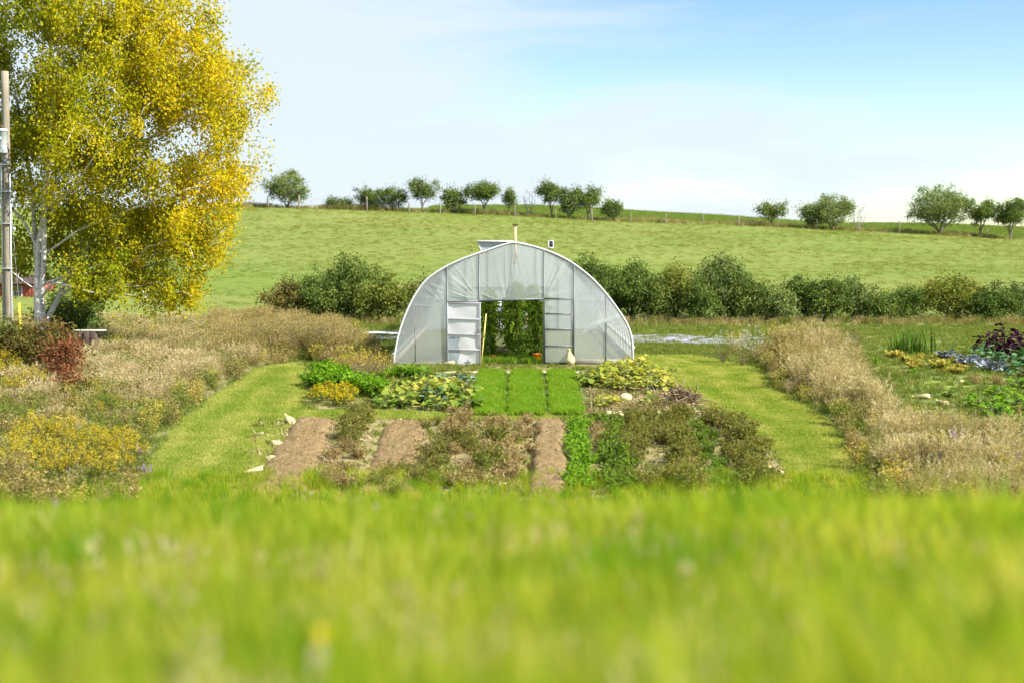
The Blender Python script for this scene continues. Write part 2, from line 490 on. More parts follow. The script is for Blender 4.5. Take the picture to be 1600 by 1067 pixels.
# ------------------------------------------------------------------ woody plants
class Wood:
    def __init__(s): s.P, s.par, s.plen = [], [], []
    def node(s, p, par):
        s.P.append(np.array(p, float)); s.par.append(par)
        s.plen.append(0 if par < 0 else s.plen[par] + np.linalg.norm(s.P[-1] - s.P[par]))
        return len(s.P) - 1
    def stem(s, pts, par=-1, step=.4):
        pts = np.asarray(pts, float)
        sg = np.linalg.norm(np.diff(pts, axis=0), axis=1); cum = np.concatenate([[0], np.cumsum(sg)])
        n = max(2, int(cum[-1] / step))
        q = np.linspace(0, cum[-1], n + 1)
        pp = np.stack([np.interp(q, cum, pts[:, k]) for k in range(3)], 1)
        for i, p in enumerate(pp):
            if i == 0 and par >= 0: continue
            par = s.node(p + (rng.normal(0, .02 * step, 3) if i else 0), par)
        return par
    def nearest(s, p):
        return int(np.argmin(np.linalg.norm(np.array(s.P) - p, axis=1)))
    def grow(s, targets, step=.7, wlen=.35, updroop=.6, bow=.12, jit=.08):
        base = s.P[0]
        order = np.argsort(np.linalg.norm((targets - base) * (1, 1, .55), axis=1))
        buf = np.zeros((len(s.P) + len(targets) * 14, 3)); buf[:len(s.P)] = s.P
        tips = []
        for k in order:
            t_ = targets[k]; n0 = len(s.P)
            d = t_ - buf[:n0]
            L_ = np.linalg.norm(d, axis=1)
            cost = L_ * (1 + updroop * np.clip(.25 - d[:, 2] / (L_ + 1e-6), 0, 2)) + wlen * np.array(s.plen)
            j = int(np.argmin(cost)); L0 = L_[j]
            n = min(12, max(1, int(round(L0 / step))))
            a = buf[j].copy(); par = j
            side = rng.normal(0, 1, 3) * jit * L0
            for i in range(1, n + 1):
                f = i / n
                p = a + (t_ - a) * f + np.array([0, 0, bow * L0 * math.sin(math.pi * f)]) + side * math.sin(math.pi * f)
                par = s.node(p, par); buf[par] = p
            tips.append(par)
        return tips
    def radii(s, tip=.012, expo=.45, rmax=1):
        n = len(s.P); cnt = np.zeros(n); ch = np.zeros(n, int)
        for i in range(n - 1, -1, -1):
            if ch[i] == 0: cnt[i] = 1
            if s.par[i] >= 0:
                cnt[s.par[i]] += cnt[i]; ch[s.par[i]] += 1
        return np.minimum(rmax, tip * cnt ** expo), ch
    def chains(s):
        n = len(s.P); kids = [[] for _ in range(n)]
        for i, p in enumerate(s.par):
            if p >= 0: kids[p].append(i)
        r_, _ = s.rad
        out, stack = [], [(i, -1) for i, p in enumerate(s.par) if p < 0]
        while stack:
            i, fr = stack.pop()
            c = [fr] if fr >= 0 else []
            c.append(i)
            while kids[c[-1]]:
                kk = sorted(kids[c[-1]], key=lambda q: -r_[q])
                for q in kk[1:]: stack.append((q, c[-1]))
                c.append(kk[0])
            out.append(c)
        return out
    def meshes(s, tip=.012, expo=.45, rmax=1, split=.06, flare=0.0, sides=(9, 5, 4)):
        s.rad = s.radii(tip, expo, rmax)
        r_ = s.rad[0]; P = np.array(s.P)
        big, small = MB(), MB()
        for c in s.chains():
            pp, rr = P[c], r_[c].copy()
            if s.par[c[0]] >= 0 or len(c) > 1: rr[0] = min(rr[0], rr[min(1, len(rr) - 1)] * 1.15)
            if flare and s.par[c[0]] < 0:
                rr = rr * (1 + flare * np.exp(-(pp[:, 2] - pp[0, 2]) / .5))
            k = rr.max()
            tgt = big if k > split else small
            V, Q, T = tube(pp, rr, sides[0] if k > .12 else sides[1] if k > .03 else sides[2], False)
            tgt.add(V, Q, T)
        return big, small
def blob_targets(blobs, n, hollow=3.0):
    w_ = np.array([b[3] if len(b) > 3 else np.prod(b[1]) for b in blobs], float); w_ /= w_.sum()
    pick = rng.choice(len(blobs), n, p=w_)
    d = unit(rng.normal(size=(n, 3)))
    C = np.array([b[0] for b in blobs], float)[pick]; Rr = np.array([b[1] for b in blobs], float)[pick]
    r_ = rng.uniform(0, 1, n) ** (1 / hollow)
    lump = 1 + .13 * np.sin(d[:, 0] * 5 + pick * 1.7) * np.sin(d[:, 2] * 6 + pick) + .10 * np.sin(d[:, 1] * 9 + d[:, 0] * 7)
    return C + d * Rr * (r_ * lump)[:, None]
def leaf_clusters(tg, per, sig, L, W, drop=.3, tone=None, flat=.8, lv=.35):
    n = len(tg)
    per_n = rng.poisson(per, n)
    idx = np.repeat(np.arange(n), per_n)
    N = len(idx)
    cs = rng.uniform(.6, 1.35, n)
    P = tg[idx] + rng.normal(0, 1, (N, 3)) * (sig, sig, sig * flat) * cs[idx][:, None]
    d = rng.normal(0, 1, (N, 3)); d[:, 2] -= drop
    LL = L * rng.uniform(1 - lv, 1 + lv, N)
    V, Q = leaves_geo(P, d, LL, LL * W / L)
    ctone = rng.uniform(0, 1, n) if tone is None else tone
    rn = np.clip(.6 * ctone[idx] + .4 * rng.uniform(0, 1, N), 0, 1)
    return V, Q, np.repeat(rn, 4)
def shrub(H, Wd, n, per, L, blobs=None, tip=.006, sig=None, stems=5, hollow=2.6, Wl=None, drop=.1, low=.15):
    """returns the wood and leaf meshes of a bushy plant of height H and width Wd standing at the origin"""
    wd = Wood()
    r0 = wd.node((0, 0, -.05), -1)
    r1 = wd.node((0, 0, .05 * H), r0)
    for k in range(stems):
        a = 6.28 * k / stems + rng.uniform(-.4, .4); s_ = rng.uniform(.25, .5)
        wd.stem([(0, 0, .05 * H), (Wd * .22 * s_ * math.cos(a), Wd * .22 * s_ * math.sin(a), .2 * H), (Wd * .6 * s_ * math.cos(a), Wd * .6 * s_ * math.sin(a), .55 * H)], r1, step=.1 * H)
    if blobs is None:
        blobs = [((0, 0, H * .52), (Wd * .5, Wd * .5, H * .48))]
        for k in range(4):
            a = rng.uniform(0, 6.28)
            blobs.append(((Wd * .25 * math.cos(a), Wd * .25 * math.sin(a), H * rng.uniform(.35, .72)), (Wd * .28, Wd * .28, H * rng.uniform(.2, .3))))
    tg = blob_targets(blobs, n, hollow)
    tg = tg[tg[:, 2] > low * H * .5]
    wd.grow(tg, step=.18 * H, bow=.05)
    big, small = wd.meshes(tip=tip, split=9)
    V, Q, rn = leaf_clusters(tg, per, sig or .07 * (H + Wd), L, Wl or L * .6, drop)
    return small, (V, Q, rn)
def copy_tree(o, parent=None):
    c = o.copy()
    COL.objects.link(c)
    if parent is not None: c.parent = parent
    for ch in list(o.children):
        copy_tree(ch, c)
    return c
_used = set()
def place(proto, x, y, label, cat=None, group=None, rz=None, sc=1.0, z=None, zoff=0.0):
    if proto.name not in _used:
        o = proto; _used.add(proto.name)
    else:
        o = copy_tree(proto)
        for k in ('label', 'group'):
            if k in o: del o[k]
    o.location = (x, y, (gz(x, y) if z is None else z) + zoff)
    o.rotation_euler = (0, 0, rng.uniform(0, 6.28) if rz is None else rz)
    o.scale = (sc,) * 3 if np.isscalar(sc) else sc
    if label: o['label'] = label
    if cat: o['category'] = cat
    if group: o['group'] = group
    return o
def proto(name, cat, parts):
    """an Empty with its parts; parts: list of (name, mesh builder or (V,Q,rnd), material)"""
    e = empty(name, (0, 0, 0), cat=cat)
    for nm, b, mt in parts:
        if isinstance(b, MB):
            if b.V: b.build(nm, mt, e)
        else:
            ob(nm, mesh(nm, b[0], b[1], {'rnd': b[2]}), mt, e)
    return e
# ------------------------------------------------------------------ ridge: fence, trees, brush
m_bark = solid('grey bark', (.16, .13, .10), .9, var=.5, nscale=20, stretch=(1, 1, .3), bump=.5)
m_twig = solid('pale dry twigs', (.30, .26, .21), .9, var=.4)
m_post = solid('weathered post wood', (.22, .19, .145), .85, var=.4, nscale=9, stretch=(3, 3, .4), bump=.4)
m_wire = solid('fence wire', (.3, .3, .3), .5, metal=.8)
m_olive = foliage('olive leaves', [(0, (.075, .12, .03)), (.5, (.145, .20, .055)), (1, (.25, .30, .10))], .30, wn_=.25)
m_dark = foliage('dark hedge leaves', [(0, (.045, .085, .016)), (.5, (.095, .155, .030)), (1, (.20, .235, .055))], .30)
m_yelg = foliage('yellowing hedge leaves', [(0, (.07, .11, .018)), (.5, (.15, .19, .034)), (1, (.29, .275, .05))], .34)
m_rust = foliage('rusty hedge leaves', [(0, (.05, .06, .016)), (.55, (.12, .12, .03)), (1, (.24, .16, .05))], .3)

fence = empty('wire_fence', (X(700, 160), 160, gz(X(700, 160), 160)), 'pale wooden posts of a wire fence strung along the ridge of the pasture', 'fence')
fpx = [(420, 316), (469, 305), (574, 308), (640, 322), (688, 318), (742, 322), (805, 321), (868, 327), (924, 327), (985, 334), (1040, 334), (1098, 338), (1153, 337), (1215, 340), (1275, 345), (1340, 348), (1403, 346), (1470, 352), (1540, 356), (1610, 358)]
fx_ = [X(a, 159) for a, b in fpx]
fl = fence.location
pm = []
for i, ((a, b), x) in enumerate(zip(fpx, fx_)):
    g_ = gz(x, 159)
    h = max(1.1, Z(b, 159) - g_)
    wd_ = .16 if b < 325 or a in (924, 1153, 1403) else .09
    mb = MB().box((x - fl.x + rng.normal(0, .02), 159 - fl.y, g_ - fl.z + h / 2 - .15), (wd_, wd_, h + .3), rz=rng.uniform(0, 1.5), ry=rng.normal(0, .03), bev=.02)
    mb.build('post', m_post, fence)
for hh in (.45, .8, 1.1):
    mb = MB()
    pts = [(x - fl.x, 159.11 - fl.y, gz(x, 159) - fl.z + hh) for x in fx_]
    mb.tube(pts, .006, 4)
    mb.build('wire', m_wire, fence)

def hilltree(px, base, top, wpx, label, kind='vase', mat=None, D=160.5, seed=0, name='ridge_tree', dens=1.0):
    """a small wind-shaped tree built to its own outline; its own trunk and crown"""
    s_ = F / D
    x = X(px, D); g_ = gz(x, D)
    H = max(1.2, Z(top, D) - g_); Wd = wpx / s_
    wd = Wood()
    if kind == 'vase':
        wd.stem([(0, 0, -.2), (rng.normal(0, .06), 0, H * .16), (rng.normal(0, .1), 0, H * .28)], step=.3)
        for k in range(4):
            a = 6.28 * k / 4 + rng.uniform(-.5, .5)
            wd.stem([(0, 0, H * .2), (.18 * Wd * math.cos(a), .18 * Wd * math.sin(a), H * .45), (.3 * Wd * math.cos(a), .3 * Wd * math.sin(a), H * .75)], 2, step=.4)
        blobs = [((rng.normal(0, .06) * Wd, 0, H * .58), (Wd * .26, Wd * .26, H * .17), .8)]
        for k in range(10):
            a = 6.28 * k / 10 + rng.uniform(-.4, .4); q = rng.uniform(.10, .44)
            blobs.append(((Wd * q * math.cos(a), Wd * q * math.sin(a), H * rng.uniform(.45, .88)), (Wd * rng.uniform(.09, .17), Wd * .15, H * rng.uniform(.10, .20)), .45))
    else:
        wd.stem([(0, 0, -.2), (0, 0, H * .08)], step=.3)
        for k in range(5):
            a = 6.28 * k / 5 + rng.uniform(-.5, .5)
            wd.stem([(0, 0, H * .05), (.2 * Wd * math.cos(a), .2 * Wd * math.sin(a), H * .3), (.32 * Wd * math.cos(a), .32 * Wd * math.sin(a), H * .6)], 1, step=.4)
        blobs = [((0, 0, H * .50), (Wd * .40, Wd * .38, H * .36), 1.6)]
        for k in range(7):
            a = 6.28 * k / 7 + rng.uniform(-.4, .4)
            blobs.append(((Wd * rng.uniform(.2, .36) * math.cos(a), Wd * .3 * math.sin(a), H * rng.uniform(.28, .88)), (Wd * rng.uniform(.1, .2), Wd * .18, H * rng.uniform(.11, .2)), .5))
    n = int(np.clip(30 * dens * Wd * H / 4 + 24, 28, 380))
    tg = blob_targets(blobs, n, 2.6)
    tg = tg[(tg[:, 2] > H * .1) & (tg[:, 2] < H)]
    wd.grow(tg, step=.5, bow=.06)
    big, small = wd.meshes(tip=.014, expo=.47, split=.05, flare=.3)
    e = empty(name, (x, D, g_), label, 'tree' if kind == 'vase' else 'bush', 'trees and bushes along the ridge', rz=0)
    tr = MB()
    for q in (big, small):
        for a, b in zip(q.V, q.Q): tr.V.append(a)
        off = tr.n
        for b in q.Q: tr.Q.append(b + off)
        tr.n += q.n
    tr.build('trunk', m_bark if kind != 'bare' else m_twig, e)
    if kind != 'bare':
        V, Q, rn = leaf_clusters(tg, 30, .24, .19, .105, .0, flat=.9)
        ob('crown', mesh('crown', V, Q, {'rnd': rn}), mat or m_olive, e)
    return e
RT = [
 (450, 327, 262, 76, 'rounded dense green bush at the left end of the ridge nearest the yellow birch', 'round', m_olive, 'ridge_bush'),
 (522, 329, 312, 24, 'low scrubby bush between the first and second pale ridge posts', 'round', m_dark, 'ridge_bush'),
 (541, 329, 310, 22, 'low scrubby bush just left of the wide dark ridge thicket', 'round', m_olive, 'ridge_bush'),
 (578, 330, 291, 46, 'dark bush behind the pale fence post, left half of the wide ridge thicket', 'round', m_dark, 'ridge_bush'),
 (614, 331, 290, 56, 'dark olive bush forming the right half of the wide ridge thicket', 'round', m_dark, 'ridge_bush'),
 (661, 332, 277, 50, 'upright ridge tree with forked trunk just right of the wide thicket', 'vase', m_olive, 'ridge_tree'),
 (711, 333, 294, 48, 'squat round ridge bush between the two taller forked trees', 'round', m_dark, 'ridge_bush'),
 (758, 336, 274, 60, 'widest vase shaped ridge tree above the greenhouse vent', 'vase', m_dark, 'ridge_tree'),
 (795, 335, 292, 21, 'slim small ridge tree directly above the greenhouse stovepipe', 'vase', m_olive, 'ridge_tree'),
 (827, 337, 291, 32, 'leafless grey twiggy tree on the ridge', 'bare', None, 'bare_tree'),
 (861, 339, 275, 46, 'ridge tree with thin leaning trunk right of the leafless tree', 'vase', m_olive, 'ridge_tree'),
 (889, 344, 293, 40, 'olive ridge bush leaning against the ragged tree beside it', 'round', m_olive, 'ridge_bush'),
 (919, 343, 289, 54, 'ragged open ridge tree with outward spreading top', 'vase', m_dark, 'ridge_tree'),
 (956, 346, 310, 38, 'small low ridge bush, last before the long treeless stretch of fence', 'round', m_dark, 'ridge_bush'),
 (1203, 357, 317, 54, 'small dark ridge tree standing alone at the right end of the treeless stretch', 'vase', m_dark, 'ridge_tree'),
 (1266, 360, 318, 44, 'low grey green bush hugging the left flank of the big round ridge tree', 'round', m_olive, 'ridge_bush'),
 (1300, 363, 299, 92, 'big round olive tree on the right of the ridge', 'round', m_olive, 'ridge_tree'),
 (1340, 360, 318, 34, 'leafless grey branches beside the big round ridge tree', 'bare', None, 'bare_tree'),
 (1466, 368, 281, 122, 'tallest and broadest olive tree on the right end of the ridge', 'round', m_olive, 'ridge_tree'),
 (1530, 371, 311, 56, 'dark green ridge tree right of the tallest one', 'vase', m_dark, 'ridge_tree'),
 (1577, 375, 310, 82, 'spreading dark green ridge tree at the right edge of the view', 'vase', m_dark, 'ridge_tree'),
]
for px, b, t_, w_, lb, kd, mt, nm in RT:
    hilltree(px, b, t_, w_, lb, kd, mt, name=nm)

# hedgerow at the foot of the hill: each bush its own outline
HB = [  # px centre, top py, width px, distance, material, label
 (455, 437, 70, 80, m_rust, 'low rusty bush at the left end of the hedge'),
 (500, 425, 92, 81, m_dark, 'dark bush left of the tall pointed hedge bush'),
 (552, 398, 108, 82, m_dark, 'tall pointed dark hedge bush left of the greenhouse'),
 (598, 428, 74, 79, m_yelg, 'yellowish low bush between the pointed bush and the greenhouse'),
 (655, 430, 66, 80, m_rust, 'olive bush rising behind the left shoulder of the greenhouse'),
 (925, 393, 96, 80, m_dark, 'tall dark bush beside the right shoulder of the greenhouse roof'),
 (985, 403, 84, 81, m_dark, 'second hedge bush right of the greenhouse'),
 (1022, 425, 50, 80, m_dark, 'narrow dark hedge bush left of the yellowing upright one'),
 (1056, 411, 56, 81, m_yelg, 'upright yellowing bush in the hedge right of the greenhouse'),
 (1092, 432, 50, 79, m_dark, 'low bush at the foot of the tallest hedge bush'),
 (1126, 393, 84, 81, m_olive, 'tallest hedge bush right of the yellowing one'),
 (1172, 430, 66, 80, m_dark, 'rounded bush right of the tallest hedge bush'),
 (1214, 441, 54, 79, m_olive, 'low grey green bush in the middle of the right hedge'),
 (1250, 429, 56, 81, m_dark, 'pointed dark bush in the middle of the right hedge'),
 (1294, 432, 64, 80, m_dark, 'bushy hedge plant left of the grey topped one'),
 (1334, 430, 66, 81, m_olive, 'grey topped bush with bare twigs in the right hedge'),
 (1376, 452, 44, 79, m_dark, 'short bush at the dip in the right hedge'),
 (1412, 447, 50, 80, m_dark, 'spiky topped bush beside the dip in the right hedge'),
 (1484, 425, 110, 81, m_yelg, 'broad yellow tinged bush near the right end of the hedge'),
 (1545, 440, 80, 80, m_dark, 'dark bush second from the right end of the hedge'),
 (1598, 438, 76, 81, m_olive, 'hedge bush cut by the right edge of the view'),
]
def hedgebush(px, top, wpx, D, mat, label, group='bushes of the hedge below the pasture', base=None, name='hedge_bush', dens=1.0, L=.135, wood=None):
    x = X(px, D); g_ = gz(x, D)
    H = Z(top, D) - g_; Wd = wpx / F * D * 1.34
    nb = max(3, int(Wd * 1.6))
    blobs = [((0, 0, H * .42), (Wd * .46, Wd * .42, H * .40), 2)]
    for k in range(nb):
        a = rng.uniform(0, 6.28); q = rng.uniform(.1, .36)
        blobs.append(((Wd * q * math.cos(a), Wd * q * math.sin(a), H * (.84 - q * 1.0) * rng.uniform(.8, 1)), (Wd * .16 + .12, Wd * .16 + .12, H * .19), .5))
    blobs.append(((rng.normal(0, .05) * Wd, 0, H * .74), (Wd * .2, Wd * .2, H * .26), .6))
    for k in range(5):                   # upright shoots
        a = rng.uniform(0, 6.28); q = rng.uniform(.05, .42)
        blobs.append(((Wd * q * math.cos(a), Wd * q * math.sin(a), H * rng.uniform(.7, .9) * (1.05 - .5 * q)), (.16, .16, H * .16), .12))
    n = int(np.clip(46 * Wd * H / 3 * dens, 60, 640))
    wb, (V, Q, rn) = shrub(H, Wd, n, 46, L, blobs, tip=.008, sig=.20, hollow=2.4, Wl=L * .6, low=.04)
    e = empty(name, (x, D, g_), label, 'bush', group)
    wb.build('stem', wood or m_bark, e)
    ob('crown', mesh('crown', V, Q, {'rnd': rn}), mat, e)
    return e
for px, t_, w_, D, mt, lb in HB:
    hedgebush(px, t_, w_, D, mt, lb)

# straw coloured heap at the foot of the pasture
m_straw = solid('old straw', (.55, .43, .22), .95, var=.35, nscale=9, stretch=(1, 1, 3), bump=1.0)
def mound(name, x, y, sx, sy, h, mat, label=None, cat=None, seed=0, nr=.12):
    mb = MB()
    u = np.linspace(0, 1, 14); v = np.linspace(0, 2 * np.pi, 33)
    uu, vv = np.meshgrid(u, v, indexing='ij')
    r_ = uu * (1 + .18 * np.sin(3 * vv + seed) + .10 * np.sin(7 * vv + 2 * seed))
    xx, yy = x + sx * r_ * np.cos(vv), y + sy * r_ * np.sin(vv)
    zz = G(xx, yy) - .06 + h * (1 - uu ** 2) ** 1.1 * (1 + nr * 2 * vnoise(xx, yy, 3.5, seed)) + nr * h * vnoise(xx, yy, 9, seed + 1) * (1 - uu)
    A = np.stack([xx - x, yy - y, zz - gz(x, y)], -1)
    o = mb.grid(A).build(name, mat, smooth=True, loc=(x, y, gz(x, y)))
    return tag(o, label, cat)
D_ = 93
mound('straw_heap', X(622, D_), D_, 1.15, 1.2, .75, m_straw, 'straw coloured heap at the foot of the pasture behind the left hedge', 'heap', 2)

# pasture tufts and fence-line weeds
m_ptuft = foliage('pasture tufts', [(0, (.13, .195, .028)), (.5, (.18, .215, .04)), (1, (.26, .26, .075))], .6, wn_=.45, nscale=.25)
m_tan = foliage('dry tan grass', [(0, (.10, .155, .028)), (.28, (.19, .21, .055)), (.5, (.31, .27, .12)), (.75, (.46, .385, .215)), (1, (.66, .575, .38))], .4, wr=.45, wo_=.28, wn_=.42, nscale=.55)
m_brown = foliage('brown weeds', [(0, (.12, .155, .028)), (.35, (.20, .185, .055)), (.7, (.32, .26, .10)), (1, (.46, .38, .18))], .35, wr=.5, wn_=.4, nscale=.5)
m_green = foliage('green weeds', [(0, (.065, .115, .018)), (.5, (.14, .195, .032)), (1, (.26, .26, .06))], .38, nscale=.5)
tp = [tuft('tuft source', 26, .09, .36, .035, 1.3, m_ptuft, 2) for _ in range(4)]
P = np.column_stack([rng.uniform(-45, 75, 52000), 80 + 80 * rng.uniform(0, 1, 52000) ** .8])
P = P[(np.abs(P[:, 0] - 8) < .40 * P[:, 1] + 3)]
nz = vnoise(P[:, 0] * .6, P[:, 1] * 1.2, .5, 5)
P = P[nz + rng.normal(0, 1.0, len(P)) > .2]
scatter('pasture_grass', P, tp, rng.uniform(.6, 1.25, len(P)), label='short tufted pasture grass on the hillside', cat='grass')
def strip(y0, y1, x0, x1, n):
    return np.column_stack([rng.uniform(x0, x1, n), rng.uniform(y0, y1, n)])
wt = [tuft('weed source', 34, .75, .3, .03, .35, mm_, 3, heads=.4) for mm_ in (m_brown, m_brown, m_tan, m_green)]
P = strip(159.2, 163, -34, 62, 2100)
k = .55 + .4 * vnoise(P[:, 0], P[:, 1] * .2, .35, 4)
k = np.where((P[:, 0] > X(1000, 160)) & (P[:, 0] < X(1190, 160)), k * 1.15, k)
k = np.where(P[:, 0] > X(1320, 160), k * .7, k)
scatter('fence_line_weeds', P, wt, k * rng.uniform(.7, 1.3, len(P)), label='brown and green weeds along the ridge fence', cat='weeds')
gt = [tuft('crop source', 30, .4, .5, .05, .4, foliage('bright far crop', [(0, (.11, .19, .025)), (1, (.20, .26, .045))], .4), 2) for _ in range(2)]
P = strip(164, 196, -10, 75, 9000)
scatter('far_crop', P, gt, rng.uniform(.7, 1.1, len(P)), label='bright green crop on the field beyond the ridge fence', cat='crop')
P = np.concatenate([strip(76.6, 80, X(420, 78), X(680, 78), 200), strip(76.6, 80, X(880, 78), X(1680, 78), 560)])
scatter('hedge_foot_grass', P, wt, rng.uniform(.3, .75, len(P)), label='dry brown grass along the foot of the hedge', cat='grass')

# ------------------------------------------------------------------ the yellow birch
def bark_birch():
    mt, t = newmat('birch bark')
    co = nd(t, 'ShaderNodeTexCoord').outputs['Object']
    a = nd(t, 'ShaderNodeMapping', {0: co, 'Scale': (2.2, 2.2, 9)}).outputs[0]
    n1 = nd(t, 'ShaderNodeTexNoise', {'Vector': a, 'Scale': 2.2, 'Detail': 5.0, 'Roughness': .65}).outputs[0]
    f = nd(t, 'ShaderNodeMapRange', {0: n1, 1: .56, 2: .64}).outputs[0]
    n2 = nd(t, 'ShaderNodeTexNoise', {'Vector': co, 'Scale': 1.3, 'Detail': 3.0}).outputs[0]
    base = mixc(t, n2, (.50, .46, .40), (.74, .71, .66))
    c = mixc(t, f, base, (.06, .05, .045))
    p = nd(t, 'ShaderNodeBsdfPrincipled', {'Base Color': c, 'Roughness': .75})
    b = nd(t, 'ShaderNodeBump', {'Height': n1, 'Strength': .5, 'Distance': .03})
    t.links.new(b.outputs[0], p.inputs['Normal'])
    nd(t, 'ShaderNodeOutputMaterial', {0: p.outputs[0]})
    return mt
m_birch = bark_birch()
m_bleaf = foliage('birch leaves', [(0, (.14, .22, .018)), (.3, (.29, .34, .016)), (.6, (.54, .48, .018)), (.9, (.70, .54, .025)), (1, (.66, .36, .03))], .6, wr=1.0, wo_=0.0, wn_=0.0, tint=(1.2, 1.1, .5))
DB = 60.0
bs = F / DB
def bp(px, py, dy=0.0): return (X(px, DB) - X(64, DB), dy, Z(py, DB) - gz(X(64, DB), DB))
birch = empty('birch_tree', (X(64, DB), DB, gz(X(64, DB), DB)), 'tall birch with white trunk and yellow autumn leaves beside the utility pole', 'tree')
wd = Wood()
wd.stem([bp(64, 560), bp(62, 500), bp(60, 440), bp(62, 390), bp(70, 330, .2), bp(76, 240, .3), bp(84, 120, .2), bp(92, -40, 0), bp(100, -150, 0)], step=.35)
j = wd.nearest(np.array(bp(64, 470)))
wd.stem([bp(64, 470), bp(74, 400, -.3), bp(78, 320, -.5), bp(95, 200, -.8), bp(110, 80, -.8), bp(130, -60, -.9)], j, step=.35)
j = wd.nearest(np.array(bp(60, 430)))
wd.stem([bp(60, 430), bp(50, 370, .5), bp(44, 300, .9), bp(22, 180, 1.2), bp(0, 40, 1.4)], j, step=.35)
j = wd.nearest(np.array(bp(62, 520)))
wd.stem([bp(62, 520), bp(82, 470, .6), bp(98, 420, 1.2), bp(130, 330, 1.8), bp(170, 200, 2.2), bp(200, 60, 2.4)], j, step=.35)
for (a, b, c_, d_, e_) in (((66, 470), (90, 440), (150, 455), (232, 460), -1.6), ((70, 400), (130, 360), (210, 330), (300, 300), -1.3), ((60, 455), (40, 440), (10, 410), (-40, 380), -.8), ((66, 440), (110, 430), (190, 425), (250, 410), .9), ((62, 385), (35, 345), (5, 320), (-50, 290), 1.2), ((72, 330), (140, 280), (220, 230), (330, 170), -.6), ((66, 360), (100, 320), (130, 300), (180, 240), -2.0)):
    j = wd.nearest(np.array(bp(*a)))
    wd.stem([wd.P[j], bp(*b, e_ * .3), bp(*c_, e_ * .7), bp(*d_, e_)], j, step=.35)
BL = [(185, 310, 80, 60, .4), (215, 140, 175, 170, 0), (335, 150, 98, 84, -.5), (372, 140, 60, 62, .5), (330, 240, 84, 70, .4), (230, 390, 90, 75, .6), (240, 462, 70, 32, .5), (290, 380, 80, 80, -.9), (300, 285, 96, 82, 0), (352, 290, 46, 50, .3), (275, 400, 74, 80, -.3), (150, 380, 110, 85, .8), (60, 250, 120, 190, 1.5), (110, 0, 200, 150, .5), (-50, 200, 110, 190, 0), (262, 458, 62, 34, -.6), (300, 50, 60, 90, 0), (80, -130, 140, 100, 0), (20, 400, 90, 60, 1.6), (180, 440, 70, 36, -1.2), (120, 200, 120, 140, -2.5), (320, 395, 32, 60, .2), (300, 470, 40, 26, 0), (150, 450, 40, 22, .3)]
blobs = []
for cx, cy, rx, ry, dy in BL:
    dyr = min(rx / bs, 4.2) * .95
    blobs.append((bp(cx, cy, dy), (rx / bs * .93, dyr, ry / bs * .93), rx * ry * math.sqrt(rx)))
tg = blob_targets(blobs, 1750, 2.5)
qx = tg[:, 0] * bs + 64; qy = 375 + (EYE - tg[:, 2] - gz(X(64, DB), DB)) * bs
keep = ~((qx < 62) & (qx > -20) & (qy > 430) & (tg[:, 1] < 1)) & (qy < 500) & ~((np.abs(qx - 66) < 26) & (qy > 300) & (tg[:, 1] < -.2) & (rng.uniform(size=len(qx)) < .75))
hole = vnoise(qx * .02, qy * .02 , 2.6, 77) + .25 * vnoise(tg[:, 1], qy * .02, 2.2, 78)
keep &= hole + rng.normal(0, .25, len(qx)) > -.36
qp = 800 + (tg[:, 0] + X(64, DB)) * F / (DB + tg[:, 1])      # bearing of each twig, for the clear view of pole and trunk
keep &= ~((np.abs(qp - 9) < 30) & (qy > 85) & (tg[:, 1] < -1.6))
keep &= ~((qp > -50) & (qp < 78) & (qy > 85) & (tg[:, 1] < -2.2))
keep &= ~((np.abs(qp - 70) < 36) & (qy > 345) & (tg[:, 1] < .3))
tg = tg[keep]
wd.grow(tg, step=.6, wlen=.25, updroop=.45, bow=.10)
big, small = wd.meshes(tip=.0105, expo=.51, rmax=.46, split=.05, flare=.25, sides=(12, 6, 4))
big.build('trunk', m_birch, birch, smooth=True)
small.build('branches', m_birch, birch)
qx = tg[:, 0] * bs + 64; qy = 375 + (EYE - tg[:, 2]) * bs
tone = np.clip(.36 + .0012 * (qx - 110) + .16 * vnoise(tg[:, 0], tg[:, 2], 1.1, 31) + rng.normal(0, .15, len(tg)), 0.02, .98)
V, Q, rn = leaf_clusters(tg, 125, .27, .12, .10, .6, tone, 1.35)
ob('crown', mesh('crown', V, Q, {'rnd': rn}), m_bleaf, birch)
# darker seedling foliage behind the trunk
hedgebush(112, 450, 90, 66, m_dark, 'dark green bush in the shade behind the birch trunk', group=None, name='bush')

# ------------------------------------------------------------------ utility pole, its fittings, guy guard, shed, trough
DP = 57.0
ps = F / DP
px0 = X(11.5, DP); pg = gz(px0, DP)
m_pole = solid('pole wood', (.25, .215, .155), .85, var=.45, nscale=5, stretch=(5, 5, .25), bump=.3)
m_galv = solid('galvanised pipe', (.55, .57, .58), .4, metal=.6, var=.2)
m_box = solid('pale grey enamel', (.50, .54, .56), .45, var=.12)
m_blk = solid('black rubber', (.03, .03, .03), .6)
m_yel = solid('yellow plastic', (.75, .52, .02), .5, var=.15)
pole = empty('utility_pole', (px0, DP, pg), 'weathered wooden utility pole with pale grey box and conduit', 'pole')
pole.rotation_euler[1] = .011
H = Z(112, DP) - pg
n_ = 14
zz = np.linspace(-.3, H, n_)
MB().tube(np.column_stack([.01 * np.sin(zz), 0 * zz, zz]), np.linspace(.18, .145, n_), 16).build('shaft', m_pole, pole, smooth=True)
zc0, zc1 = Z(241, DP) - pg, Z(203, DP) - pg
mb = MB()
th = np.linspace(0, 2 * np.pi, 25)
zr = np.array([zc0, zc0 + .02, zc0 + .04, zc1 - .10, zc1 - .09, zc1 - .05, zc1]); rr = np.array([.15, .20, .21, .21, .235, .235, .19])
